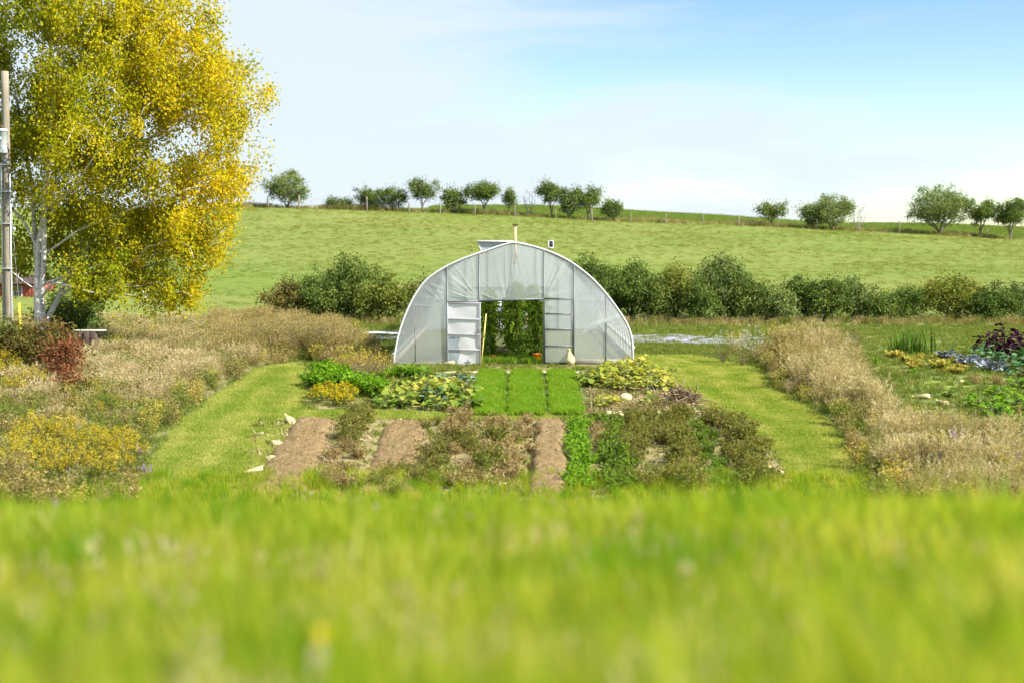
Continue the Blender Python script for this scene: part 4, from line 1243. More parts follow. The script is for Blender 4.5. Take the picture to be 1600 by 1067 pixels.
b_ = bucket('bucket', gxz(839.5, 560)[0], YF + .55, .03, .135, .165, .32, m_or, 'orange plastic bucket just inside the greenhouse doorway')
b2 = bucket('bucket', gxz(770, 555)[0], YF + .85, .03, .10, .13, .24, solid('red plastic', (.55, .05, .02), .4), 'small red bucket among weeds at the foot of the left tomato row')
st_ = gxz(752, 567); s2 = gxz(759.5, 490)
e = empty('garden_stake', (st_[0], YF - .22, .02), 'long yellow wooden stake leaning in the left of the greenhouse doorway', 'stake')
m_stk = solid('yellow wood', (.66, .50, .14), .7, var=.25, nscale=10, stretch=(4, 4, .4))
MB().tube([(0, 0, 0), ((s2[0] - st_[0]) * .55, .12, 1.05)], [.022, .022], 8).build('shaft', m_stk, e)
MB().tube([((s2[0] - st_[0]) * .5, .11, .96), ((s2[0] - st_[0]) * .62, .13, 1.2), ((s2[0] - st_[0]), .22, 1.88)], [.035, .035, .018], 8).build('upper_shaft', m_stk, e)
# ------------------------------------------------------------------ mown paths, bare strips, beds
def mownmat():
    mt, t = newmat('mown grass')
    geo = nd(t, 'ShaderNodeNewGeometry').outputs['Position']
    a = nd(t, 'ShaderNodeMapping', {0: geo, 'Scale': (.55, 2.2, 1)}).outputs[0]
    n1 = nd(t, 'ShaderNodeTexNoise', {'Vector': a, 'Scale': 1.1, 'Detail': 5.0, 'Distortion': .4}).outputs[0]
    n2 = nd(t, 'ShaderNodeTexNoise', {'Vector': geo, 'Scale': 9.0, 'Detail': 5.0, 'Roughness': .7}).outputs[0]
    f1 = nd(t, 'ShaderNodeMapRange', {0: n1, 1: .38, 2: .62}).outputs[0]
    f2 = nd(t, 'ShaderNodeMapRange', {0: n2, 1: .42, 2: .72}).outputs[0]
    c = mixc(t, f1, (.135, .24, .024), (.27, .33, .072))
    c = mixc(t, mth(t, 'MULTIPLY', f2, .6), c, (.30, .27, .10))
    p = nd(t, 'ShaderNodeBsdfPrincipled', {'Base Color': c, 'Roughness': .85, 'Specular IOR Level': .15})
    b = nd(t, 'ShaderNodeBump', {'Height': n2, 'Strength': .8, 'Distance': .05})
    t.links.new(b.outputs[0], p.inputs['Normal'])
    nd(t, 'ShaderNodeOutputMaterial', {0: p.outputs[0]})
    return mt
m_mown = mownmat()
PL = poly_px([(470, 566), (400, 576), (330, 622), (270, 672), (235, 720), (215, 790), (395, 790), (425, 715), (452, 662), (470, 640), (476, 600)])
PRt = poly_px([(992, 556), (1080, 556), (1192, 578), (1200, 606), (1292, 654), (1330, 720), (1352, 790), (1255, 790), (1222, 720), (1170, 668), (1110, 640), (1062, 604), (1045, 578), (992, 572)])
PC = poly_px([(455, 642), (930, 647), (930, 657), (448, 654)])
drape('mown_path', PL, m_mown, .012)
drape('mown_path', PRt, m_mown, .012)
drape('mown_path', PC, m_mown, .016, step=.08, rough=.05)
m_bare = groundmat('trodden earth', [((.34, .27, .165),), ((1, 1, 1), 1.2, .42, .6, (.17, .18, .05)), ((1, 1, 1), 11, .5, .7, (.20, .14, .07))])
m_pale = groundmat('pale chips', [((.52, .44, .29),), ((1, 1, 1), 6, .45, .65, (.24, .20, .08))])
drape('trodden_strip', poly_px([(640, 570), (910, 568), (1085, 580), (1095, 590), (905, 582), (700, 588), (640, 582)]), groundmat('brown verge', [((.20, .155, .07),), ((1, 1, 1), 1.6, .42, .62, (.15, .17, .035)), ((1, 1, 1), 9, .5, .7, (.27, .19, .10))]), .008)
drape('chip_path', poly_px([(690, 579.5), (910, 580.5), (1000, 581), (1000, 583.5), (900, 584), (690, 583.5)]), m_pale, .02, step=.06, rough=.05)
drape('chip_path', poly_px([(1048, 583.5), (1096, 585.5), (1098, 589), (1050, 587)]), m_pale, .024, step=.06, rough=.05)

# tussocks for all the low growth
def pdist(P, poly):
    d = np.full(len(P), 1e9)
    for a, b in zip(poly, np.roll(poly, -1, 0)):
        ab = b - a
        t = np.clip(((P - a) @ ab) / (ab @ ab + 1e-9), 0, 1)
        d = np.minimum(d, np.linalg.norm(P - a - t[:, None] * ab, axis=1))
    return d
m_mowb = foliage('mown blades', [(0, (.12, .235, .018)), (.5, (.225, .325, .034)), (1, (.43, .43, .12))], .5, wn_=.5, nscale=.8)
mown_t = [tuft('mown source', 34, .055, .13, .012, .7, m_mowb, 2) for _ in range(4)]
def mown_pts(poly, dens):
    P = sample(poly, dens)
    return P
Pm = np.concatenate([mown_pts(PL, 190), mown_pts(PRt, 190), mown_pts(PC, 260)])
m_mowl = foliage('mowing sheen blades', [(0, (.19, .28, .03)), (.5, (.32, .38, .06)), (1, (.52, .50, .18))], .5, wn_=.4, nscale=.8)  # stripe sheen of blades bent by the mower, put into a paler colour
mowl_t = [tuft('pale mown source', 34, .050, .13, .012, .9, m_mowl, 2) for _ in range(4)]
dband = np.minimum(pdist(Pm, PL), pdist(Pm, PRt))          # the mower went round along the edges
pale = np.sin(dband * 5.4 + .8 * vnoise(Pm[:, 0], Pm[:, 1], .9, 51)) + rng.normal(0, .45, len(Pm)) > .25
scatter('short_grass', Pm[~pale], mown_t, rng.uniform(.6, 1.4, (~pale).sum()), label='short mown grass on the paths round the garden', cat='grass', zoff=.012)
scatter('pale_mown_grass', Pm[pale], mowl_t, rng.uniform(.6, 1.4, pale.sum()), label='paler mowing stripes on the paths round the garden', cat='grass', zoff=.012)

def soilmat():
    mt, t = newmat('raked soil')
    geo = nd(t, 'ShaderNodeNewGeometry').outputs['Position']
    n1 = nd(t, 'ShaderNodeTexNoise', {'Vector': geo, 'Scale': 9.0, 'Detail': 8.0, 'Roughness': .68}).outputs[0]
    n2 = nd(t, 'ShaderNodeTexNoise', {'Vector': geo, 'Scale': 1.3, 'Detail': 4.0}).outputs[0]
    n3 = nd(t, 'ShaderNodeTexNoise', {'Vector': geo, 'Scale': 34.0, 'Detail': 4.0}).outputs[0]
    c = mixc(t, nd(t, 'ShaderNodeMapRange', {0: n1, 1: .35, 2: .65}).outputs[0], (.195, .13, .056), (.37, .265, .128))
    c = mixc(t, nd(t, 'ShaderNodeMapRange', {0: n3, 1: .60, 2: .72}).outputs[0], c, (.46, .37, .22))
    c = mixc(t, mth(t, 'MULTIPLY', nd(t, 'ShaderNodeMapRange', {0: n2, 1: .5, 2: .75}).outputs[0], .5), c, (.24, .185, .09))
    p = nd(t, 'ShaderNodeBsdfPrincipled', {'Base Color': c, 'Roughness': .95, 'Specular IOR Level': .08})
    b = nd(t, 'ShaderNodeBump', {'Height': n1, 'Strength': 1.0, 'Distance': .16})
    t.links.new(b.outputs[0], p.inputs['Normal'])
    nd(t, 'ShaderNodeOutputMaterial', {0: p.outputs[0]})
    return mt
Pl = np.concatenate([sample(PL, 9), sample(PRt, 9)])
clip_t = [tuft('clipping source', 16, .03, .20, .012, 4.0, m_tan, 2) for _ in range(3)]
kk = vnoise(Pl[:, 0] * .6, Pl[:, 1] * 1.5, 1.4, 33) > -.05
scatter('grass_clippings', Pl[kk], clip_t, rng.uniform(.7, 1.6, kk.sum()), tilt=.05, label='pale dry clippings lying on the mown paths', cat='clippings', zoff=.02)
m_soil = soilmat()
def bed(name, a0, a1, b0, b1, h, mat, label, cat='garden bed', step=.06, relief=.032, pa=.5, ext=0.0):
    """raised bed between two edges given far end (a0 left, a1 right) and near end (b0, b1) as pixels on the ground"""
    A0, A1, B0, B1 = [np.array(at(*p)) for p in (a0, a1, b0, b1)]
    nl = int(np.linalg.norm(B0 - A0) / step); nw = int(np.linalg.norm(A1 - A0) / step) + 6
    v = np.linspace(0, 1, nl)[:, None, None]; u = np.linspace(0, 1, nw)[None, :, None]
    L0 = A0 + (B0 - A0) * v; R0 = A1 + (B1 - A1) * v
    XY = L0 + (R0 - L0) * u
    XY[..., 0] += .10 * vnoise(XY[..., 0], XY[..., 1], 2.2, 12) + .05 * vnoise(XY[..., 0], XY[..., 1], 6, 13)
    XY[..., 1] += .16 * vnoise(XY[..., 0], XY[..., 1], 3.1, 14)
    e = np.minimum(np.minimum(u, 1 - u) * 4, 1)[..., 0] * np.minimum(np.minimum(v, 1 - v) * nl * step * 1.6, 1)[..., 0]
    e = np.sin(np.clip(e, 0, 1) * np.pi / 2)
    z = G(XY[..., 0], XY[..., 1]) - .03 + e * (h + .03) + e * relief * (vnoise(XY[..., 0], XY[..., 1], 12, 3) + rng.normal(0, .5, XY.shape[:2]))
    c = XY.reshape(-1, 2).mean(0); c3 = np.array([c[0], c[1], gz(*c)])
    o = MB().grid(np.concatenate([XY, z[..., None]], -1) - c3).build(name, mat, smooth=True, loc=c3)
    tag(o, label, cat)
    return o, (A0, A1, B0, B1)
bed('soil_bed', (462, 653), (527, 655), (372, 775), (482, 775), .14, m_soil, 'bare soil bed at the left beside the mown path and pale sacks')
bed('soil_bed', (604, 658), (668, 660), (545, 775), (655, 775), .12, m_soil, 'bare soil bed between the two strips of brown withered plants')
bed('soil_bed', (833, 658), (884, 659), (818, 778), (892, 778), .20, m_soil, 'bare ridged soil bed left of the green leafy row')
# weeds and thatch between rows
m_thatch = groundmat('thatch', [((.27, .21, .10),), ((1, 1, 1), 2.0, .4, .62, (.15, .17, .04)), ((1, 1, 1), 15, .5, .7, (.38, .29, .15))])
drape('garden_plot', poly_px([(440, 652), (1180, 655), (1265, 790), (360, 790)]), m_thatch, .006, step=.2)
drape('garden_plot', poly_px([(470, 575), (640, 590), (730, 590), (742, 645), (480, 640)]), m_thatch, .006, step=.2)
drape('garden_plot', poly_px([(912, 585), (1050, 585), (1110, 640), (1100, 652), (920, 650)]), groundmat('crop debris', [((.33, .25, .14),), ((1, 1, 1), 1.8, .42, .6, (.20, .155, .075)), ((1, 1, 1), 13, .5, .68, (.50, .42, .26))]), .008, step=.2)

drape('bare_patch', poly_px([(385, 650), (455, 652), (420, 720), (385, 785), (345, 785), (372, 730), (345, 690)]), groundmat('worn turf', [((.16, .17, .045),), ((1, 1, 1), 1.4, .42, .58, (.24, .19, .09)), ((1, 1, 1), 10, .5, .7, (.30, .235, .13))]), .014, rough=.3)
# three bright cover crop strips in front of the greenhouse
m_cc = groundmat('crop bed soil', [((.11, .13, .03),), ((1, 1, 1), 8, .45, .65, (.12, .11, .04))])
m_ccb = foliage('cover crop blades', [(0, (.12, .25, .014)), (.5, (.19, .34, .02)), (1, (.31, .41, .05))], .5, wn_=.2)
cct = [tuft('cover crop source', 40, .13, .11, .016, .45, m_ccb, 2) for _ in range(4)]
for a0, a1, b0, b1, lb in (((747, 585), (789, 585), (737, 650), (788, 650), 'bright green seedling strip, leftmost of the three before the doorway'), ((796, 585), (848, 585), (794, 650), (853, 650), 'bright green seedling strip, middle one of the three before the doorway'), ((854, 585), (899, 585), (861, 650), (913, 650), 'bright green seedling strip, rightmost of the three before the doorway')):
    o, (A0, A1, B0, B1) = bed('seedling_bed', a0, a1, b0, b1, .10, m_cc, lb, 'crop bed', step=.1)
    n = 1900
    u, v = rng.uniform(.05, .95, n), rng.uniform(-.02, 1.02, n)
    kk = vnoise(u * 3, v * 9, 2.5, 17) > -.52 + .25 * (np.abs(u - .5) > .42)
    u, v = u[kk], v[kk]; n = len(u)
    L0 = A0 + (B0 - A0) * v[:, None]; R0 = A1 + (B1 - A1) * v[:, None]
    XY = L0 + (R0 - L0) * u[:, None]
    zz = G(XY[:, 0], XY[:, 1]) + .10 * np.sin(np.clip(np.minimum(u, 1 - u) * 4, 0, 1) * 1.57) - .01
    loc = np.array(o.location)
    scatter('seedlings', XY - loc[:2], cct, rng.uniform(.55, 1.3, n) * (1 + .3 * vnoise(u * 3, v * 9, 4, 18)), z=zz - loc[2], parent=o)

# ------------------------------------------------------------------ garden plants: one of each kind, then copies
m_bean = foliage('bean leaves', [(0, (.055, .115, .012)), (.5, (.115, .20, .018)), (1, (.22, .29, .035))], .38, wn_=.15)
m_bright = foliage('bright leaves', [(0, (.075, .175, .012)), (.5, (.14, .29, .014)), (1, (.25, .40, .03))], .42, wn_=.15)
m_olv = foliage('fading leaves', [(0, (.07, .09, .014)), (.45, (.145, .165, .026)), (.8, (.22, .19, .045)), (1, (.32, .22, .08))], .4, wn_=.2)
m_with = foliage('withered leaves', [(0, (.09, .085, .022)), (.35, (.19, .14, .05)), (.7, (.34, .255, .105)), (1, (.50, .40, .19))], .28, wn_=.2)
m_squ = foliage('squash leaves', [(0, (.05, .115, .016)), (.45, (.12, .21, .026)), (.8, (.28, .32, .05)), (1, (.46, .40, .09))], .35, wn_=.2)
m_sqy = foliage('yellow squash leaves', [(0, (.11, .17, .018)), (.4, (.28, .32, .035)), (1, (.52, .46, .10))], .38, wn_=.2)
m_cab = foliage('blue green leaves', [(0, (.07, .13, .075)), (.5, (.14, .23, .145)), (1, (.30, .38, .30))], .15, wn_=.1, tint=(1, 1.1, .8), rough=.7, spec=.2)
m_cabp = foliage('purple blue leaves', [(0, (.04, .055, .06)), (.5, (.11, .14, .155)), (1, (.36, .38, .40))], .12, wn_=.1, tint=(1, 1, 1), rough=.75, spec=.15)
m_kale = foliage('purple kale leaves', [(0, (.018, .006, .014)), (.6, (.05, .014, .030)), (1, (.10, .03, .05))], .2, wn_=.1, tint=(1.2, .8, .9))
m_gold = foliage('goldenrod plumes', [(0, (.30, .25, .012)), (.5, (.52, .40, .015)), (1, (.68, .56, .03))], .35, wn_=.15)
m_mari = foliage('yellow flowers', [(0, (.22, .24, .015)), (.4, (.46, .38, .015)), (1, (.68, .50, .02))], .35, wn_=.1)
m_gleaf = foliage('goldenrod leaves', [(0, (.07, .11, .018)), (.5, (.13, .17, .03)), (1, (.24, .23, .06))], .35)
m_red = foliage('red shrub leaves', [(0, (.06, .09, .018)), (.35, (.12, .13, .025)), (.7, (.20, .12, .04)), (1, (.25, .07, .035))], .35, wr=.8, wo_=0, wn_=.25, nscale=1.2, tint=(1.25, .95, .6))
m_redd = foliage('deep red leaves', [(0, (.10, .09, .025)), (.5, (.20, .075, .035)), (1, (.30, .13, .05))], .32, tint=(1.25, .9, .6))
m_orl = foliage('orange fading leaves', [(0, (.11, .17, .025)), (.45, (.27, .28, .045)), (.8, (.45, .35, .07)), (1, (.52, .27, .08))], .35, wn_=.3)
m_aster = foliage('aster petals', [(0, (.30, .14, .44)), (1, (.50, .30, .62))], .3, tint=(1, .9, 1.1))
m_pink = foliage('clover petals', [(0, (.50, .26, .36)), (1, (.68, .45, .52))], .3, tint=(1, .9, 1))
m_whitef = foliage('white flower tufts', [(0, (.5, .48, .38)), (1, (.75, .73, .64))], .35, tint=(1, 1, .95))
m_dryst = solid('dry stems', (.26, .19, .11), .9, var=.4)
m_dkst = solid('dark dry stems', (.13, .085, .05), .9, var=.4)

def herb(H, Wd, nst, lps, L, Wl, drop=.3, bend=.5, lo=.15, stem=.006, heads=None, flat=.55, lean=0.0):
    """stems from one foot, leaves along them; heads: (count, spread, size) at the tips"""
    sb = MB(); PP, DD, HP, HD = [], [], [], []
    for k in range(nst):
        a = rng.uniform(0, 6.28); r_ = Wd * .5 * math.sqrt(rng.uniform(.03, 1)); h = H * rng.uniform(.7, 1) * (1 - .35 * (r_ / (Wd * .5)) ** 2)
        t = np.linspace(0, 1, 5)
        d = np.array([math.cos(a), math.sin(a)])
        P_ = np.column_stack([d[0] * r_ * t ** (1 - .4 * bend) + lean * t * t * h, d[1] * r_ * t ** (1 - .4 * bend), h * (t * (1 + bend * .35) - bend * .35 * t * t)])
        P_[1:] += rng.normal(0, .025 * H, (4, 3))
        P_[0, 2] = -.03
        sb.tube(P_, np.linspace(stem, stem * .5, 5), 3, False)
        q = rng.uniform(lo, 1, lps)
        pos = np.stack([np.interp(q, t, P_[:, i]) for i in range(3)], 1) + rng.normal(0, .035 * (H + Wd), (lps, 3))
        dd = rng.normal(0, .8, (lps, 3)); dd[:, :2] += d * .6; dd[:, 2] = dd[:, 2] * flat - drop
        PP.append(pos); DD.append(dd)
        if heads:
            m_, sp, _ = heads
            tip = P_[-1]; dr_ = unit(P_[-1] - P_[-2])
            HP.append(tip - np.outer(rng.uniform(-.1, 1, m_) * sp * 1.6, dr_) + rng.normal(0, sp * .42, (m_, 3)) * (1, 1, .7)); HD.append(rng.normal(0, 1, (m_, 3)) + (0, 0, .4))
    P_ = np.concatenate(PP); D2 = np.concatenate(DD)
    P_[:, 2] = np.maximum(P_[:, 2], .015)
    V, Q = leaves_geo(P_, D2, L * rng.uniform(.6, 1.3, len(P_)), Wl)
    rn = np.repeat(np.clip(.55 * rng.uniform(0, 1, len(P_)) + .45 * np.repeat(rng.uniform(0, 1, nst), lps), 0, 1), 4)
    hd = None
    if heads:
        h_ = np.concatenate(HP)
        hv, hq = leaves_geo(h_, np.concatenate(HD), heads[2] * rng.uniform(.6, 1.3, len(h_)), heads[2] * .6)
        hd = (hv, hq, np.repeat(rng.uniform(0, 1, len(h_)), 4))
    return sb, (V, Q, rn), hd
def herbproto(name, cat, ms, ml, mh=None, hname='flower_heads', **k):
    sb, lv, hd = herb(**k)
    parts = [('stem', sb, ms), ('foliage', lv, ml)]
    if hd is not None: parts.append((hname, hd, mh))
    return proto(name, cat, parts)
def bigleaf(P, d, up, L, Wl, cup=.12, wav=.04, lobes=0):
    """broad leaves: a ring of points round a midpoint"""
    n = len(P); K = 10
    d = unit(d); s_ = unit(np.cross(d, up)); nn = np.cross(s_, d)
    a = np.linspace(0, 2 * np.pi, K, endpoint=False)
    rx = .5 + .5 * -np.cos(a); ry = np.sin(a) * (1 - .25 * np.cos(a + np.pi))
    L = np.broadcast_to(L, n)[:, None, None]; Wl = np.broadcast_to(Wl, n)[:, None, None]
    rad = 1 + lobes * np.cos(a * 5)[None, :, None] * .5
    ring = P[:, None] + d[:, None] * L * (.5 + (rx[None, :, None] - .5) * rad) + s_[:, None] * Wl * .5 * ry[None, :, None] * rad + nn[:, None] * L * (cup * (ry[None, :, None] ** 2) - .25 * rx[None, :, None] ** 2 + wav * rng.normal(0, 1, (n, K, 1)))
    mid = P[:, None] + d[:, None] * L * .5 - nn[:, None] * L * .05
    V = np.concatenate([ring, mid], 1).reshape(-1, 3)
    j = np.arange(K)
    T = np.stack([j, (j + 1) % K, np.full(K, K)], 1)
    T = (T[None] + (np.arange(n) * (K + 1))[:, None, None]).reshape(-1, 3)
    return V, T, K + 1
def rosette(H, Wd, n, L, Wl, stalk=.6, cup=.12, erect=.5, wav=.04, lobes=.25, tone=(0, 1)):
    sb = MB(); P_ = []; D_ = []
    for k in range(n):
        a = rng.uniform(0, 6.28); r_ = Wd * .5 * math.sqrt(rng.uniform(.02, 1)); h = H * rng.uniform(.35, 1) * (1 - .45 * (2 * r_ / Wd) ** 2)
        d = np.array([math.cos(a), math.sin(a)])
        q = np.array([[0, 0, 0], [d[0] * r_ * .35, d[1] * r_ * .35, h * .65], [d[0] * r_, d[1] * r_, h]])
        q[0, :2] = rng.normal(0, .1 * Wd, 2)
        sb.tube(q, [.012, .009, .006], 3, False)
        P_.append(q[-1]); D_.append([d[0] + rng.normal(0, .4), d[1] + rng.normal(0, .4), rng.normal(erect - .4, .3)])
    P_ = np.array(P_); D_ = np.array(D_)
    up = unit(np.array([0, 0, 1.0]) + rng.normal(0, .3, (n, 3)))
    LL = L * rng.uniform(.6, 1.2, n)
    V, T, K = bigleaf(P_, D_, up, LL, LL * Wl / L, cup, wav, lobes)
    V[:, 2] = np.maximum(V[:, 2], .01)
    return sb, (V, T, np.repeat(rng.uniform(*tone, n), K))
def line(p0, p1, step, jit=.12):
    A, B = np.array(at(*p0)), np.array(at(*p1))
    n = max(1, int(np.linalg.norm(B - A) / step))
    t = (np.arange(n) + .5) / n
    return A + (B - A) * t[:, None] + rng.normal(0, jit, (n, 2))

with_p = [herbproto('withered_plant', 'plant', m_dryst, m_with, H=.62, Wd=.85, nst=22, lps=22, L=.10, Wl=.035, drop=.6, bend=.9, lo=.1) for _ in range(3)]
dark_p = [herbproto('withered_plant', 'plant', m_dkst, m_olv, H=.62, Wd=.8, nst=22, lps=15, L=.09, Wl=.04, drop=.7, bend=.6) for _ in range(3)]
bean_p = [herbproto('bean_plant', 'plant', m_stem, m_bright, H=.42, Wd=.62, nst=16, lps=16, L=.085, Wl=.06, drop=.1, bend=.7) for _ in range(2)]
olv_p = [herbproto('bean_plant', 'plant', m_dryst, m_olv, H=.66, Wd=.95, nst=26, lps=24, L=.08, Wl=.05, drop=.4, bend=.7) for _ in range(3)]
olg_p = [herbproto('bean_plant', 'plant', m_stem, m_bean, H=.5, Wd=.7, nst=18, lps=20, L=.08, Wl=.055, drop=.2, bend=.7) for _ in range(2)]
lasts = []
def rowplants(protos, p0, p1, step, label, group, jit=.12, sc=(.8, 1.15), first=None, cat='plant', sx=1.0):
    L_ = line(p0, p1, step, jit)
    for i, (x, y) in enumerate(L_):
        s_ = rng.uniform(*sc)
        lb = 'farthest ' + label if i == 0 else 'nearest ' + label if i == len(L_) - 1 and i > 1 else label
        place(protos[rng.integers(len(protos))], x, y, lb, cat, group, sc=(s_ * sx, s_ * sx, s_))
rowplants(dark_p + olv_p[:1], (566, 650), (548, 700), .6, 'tall withered plant in the far half right of the leftmost soil bed', 'withered plants right of the leftmost soil bed', sc=(.9, 1.2))
rowplants(with_p, (552, 700), (520, 775), .7, 'collapsed tan plant in the near half right of the leftmost soil bed', 'collapsed plants right of the leftmost soil bed', sc=(.45, .8), jit=.2)
rowplants(dark_p, (630, 735), (585, 776), .55, 'dark dry plant at the near end of the second soil bed', 'dark dry plants near the grass slope', sc=(.6, .9), jit=.2)
rowplants(dark_p + with_p[:2], (690, 660), (668, 772), .66, 'withered olive brown plant in the row right of the second soil bed', 'withered plants in the broad brown strip, left row', sc=(.55, 1.05), jit=.2)
rowplants(with_p + dark_p[:2], (732, 660), (722, 772), .62, 'collapsed straw brown plant in the middle of the broad withered strip', 'withered plants in the broad brown strip, middle row', sc=(.45, 1.1), jit=.28)
rowplants(with_p + olv_p[:1] + dark_p[:1], (772, 660), (766, 772), .62, 'dry brown plant in the withered row nearest the ridged soil bed', 'withered plants in the broad brown strip, right row', sc=(.45, 1.1), jit=.25)
rowplants(with_p, (806, 662), (800, 772), .75, 'low straw brown plant along the left foot of the ridged soil bed', 'low dry plants by the ridged soil bed', sc=(.45, .75), jit=.15)
rowplants(bean_p, (903, 662), (912, 772), .42, 'bright green bean plant in the row beside the ridged soil bed', 'bright green plants beside the ridged soil bed', sc=(.75, 1.15), jit=.1)
rowplants(with_p, (932, 655), (945, 720), .6, 'dry brown vine in the narrow row right of the bright green one', 'dry vines beside the bright green row', sc=(.5, .8), jit=.1)
rowplants(olg_p, (950, 665), (972, 775), .5, 'green leafy plant in the row between the dry vines and the faded row', 'green plants left of the faded rows', sc=(.8, 1.15), jit=.12)
rowplants(olv_p + dark_p[:1], (985, 655), (1015, 775), .62, 'fading olive plant in the left one of the tall faded rows', 'fading plants in the left tall row', sc=(.55, 1.05), jit=.2)
rowplants(olv_p, (1042, 655), (1082, 775), .55, 'fading olive plant in the middle one of the tall faded rows', 'fading plants in the middle tall row', sc=(.6, 1.15), jit=.2)
rowplants(olg_p, (1085, 660), (1130, 770), .75, 'low green plant in the gap between the middle and right faded rows', 'low green plants between the faded rows', sc=(.6, .9), jit=.15)
rowplants(olv_p, (1138, 658), (1192, 765), .58, 'fading olive plant in the right faded row beside the mown path', 'fading plants in the right row by the path', sc=(.6, 1.1), jit=.18)

# far plot left of the seedling strips
pars = [herbproto('parsley_plant', 'plant', m_stem, m_bright, H=.55, Wd=.7, nst=22, lps=20, L=.10, Wl=.07, drop=-.1, bend=.5) for _ in range(2)]
for p0, p1 in (((482, 590), (560, 604)), ((478, 602), (575, 618)), ((500, 582), (540, 590)), ((560, 612), (590, 622))):
    rowplants(pars, p0, p1, .5, 'bright green herb in the lush patch left of the tan weed', 'lush green herbs at the left end of the far plot', sc=(.9, 1.35), jit=.15)
mari = [herbproto('marigold_plant', 'plant', m_dryst, m_bean, m_mari, H=.5, Wd=.7, nst=22, lps=9, L=.08, Wl=.03, heads=(14, .07, .06))for _ in range(2)]
for p0, p1 in (((488, 630), (556, 636)), ((490, 622), (556, 627)), ((505, 616), (548, 619))):
    rowplants(mari, p0, p1, .5, 'yellow flowering plant in the clump before the lush green herbs', 'yellow flowers at the left end of the far plot', sc=(.8, 1.1), jit=.1)
wsh = herbproto('withered_shrub', 'shrub', m_dryst, m_with, m_gold, hname='yellow_tips', H=1.25, Wd=2.0, nst=90, lps=26, L=.06, Wl=.02, drop=-.2, bend=.3, heads=(5, .10, .05))
x, y = at(578, 596); place(wsh, x, y, 'bushy tan weed with yellowish tips left of the greenhouse corner', 'shrub')
osh = herbproto('twiggy_shrub', 'shrub', m_dryst, m_brown, H=1.75, Wd=2.5, nst=120, lps=24, L=.08, Wl=.022, drop=-.45, bend=.2, lo=.2)
for px, py, s_, lb in ((360, 548, .8, 'olive brown twiggy shrub below the right edge of the birch crown'), (415, 555, 1.0, 'olive brown twiggy shrub left of the tallest one at the back of the left meadow'), (470, 560, 1.1, 'tallest olive brown twiggy shrub at the back of the left meadow'), (525, 560, 1.0, 'olive brown twiggy shrub nearest the left plastic sheet')):
    x, y = at(px, py); place(osh, x, y, lb, 'shrub', sc=s_)
x, y = at(548, 588); place(wsh, x, y, 'smaller yellow tinged tan weed against the lush green herbs', 'shrub', sc=.75)
def bigproto(name, cat, m_l, m_s=None, **k):
    sb, lv = rosette(**k)
    return proto(name, cat, [('stem', sb, m_s or m_stem), ('leaves', lv, m_l)])
squ = [bigproto('squash_plant', 'plant', m_squ, H=.62, Wd=1.15, n=46, L=.26, Wl=.26) for _ in range(3)]
sqy = [bigproto('squash_plant', 'plant', m_sqy, H=.62, Wd=1.1, n=60, L=.19, Wl=.19) for _ in range(3)]
for p0, p1, sc_ in (((600, 622), (690, 628), (.7, 1.0)), ((585, 636), (735, 640), (.7, 1.0)), ((650, 598), (690, 602), (.75, .95)), ((630, 612), (738, 618), (.8, 1.1)), ((600, 628), (735, 632), (.7, 1.0))):
    rowplants(squ + sqy[:1], p0, p1, .62, 'squash plant with broad yellowing leaves left of the seedling strips', 'squash plants left of the seedling strips', sc=sc_, jit=.15)
x, y = at(628, 592)
for k in range(4):
    place(pars[k % 2], x + (k - 1.5) * .5, y + rng.normal(0, .15), 'bright leafy plant between the tan weed and the squash', 'plant', 'bright plants below the greenhouse corner', sc=rng.uniform(.7, 1))
cab = [bigproto('cabbage_plant', 'plant', m_cab, H=.42, Wd=.7, n=26, L=.28, Wl=.22, erect=.9, lobes=.1, wav=.03) for _ in range(2)]
for p0, p1 in (((690, 600), (738, 600)), ((696, 612), (738, 612)), ((672, 632), (690, 634))):
    rowplants(cab, p0, p1, .5, 'blue green cabbage plant beside the leftmost seedling strip', 'cabbages left of the seedling strips', sc=(.75, 1.1), jit=.1)
for p0, p1 in (((922, 600), (1030, 606)), ((930, 610), (1030, 612)), ((935, 590), (1015, 594)), ((985, 584), (1010, 584))):
    rowplants(sqy, p0, p1, .62, 'yellowing squash plant in the heap right of the seedling strips', 'yellowing squash right of the seedling strips', sc=(.85, 1.25), jit=.15)
rowplants(squ, (920, 592), (925, 606), .5, 'green squash plant beside the rightmost seedling strip', 'green squash by the rightmost seedling strip', sc=(.6, .8))
rowplants(squ, (1035, 606), (1046, 612), .5, 'small green squash plant at the right end of the yellowing heap', 'green squash right of the yellowing heap', sc=(.45, .6))
rowplants(sqy, (940, 632), (965, 640), .6, 'low yellow green plant in the littered plot before the yellowing heap', 'low plants in the littered plot', sc=(.6, .75))
rowplants(squ, (1020, 632), (1030, 634), .6, 'small green plant amid the dry litter by the brush pile', 'low green plants by the brush pile', sc=(.4, .55))

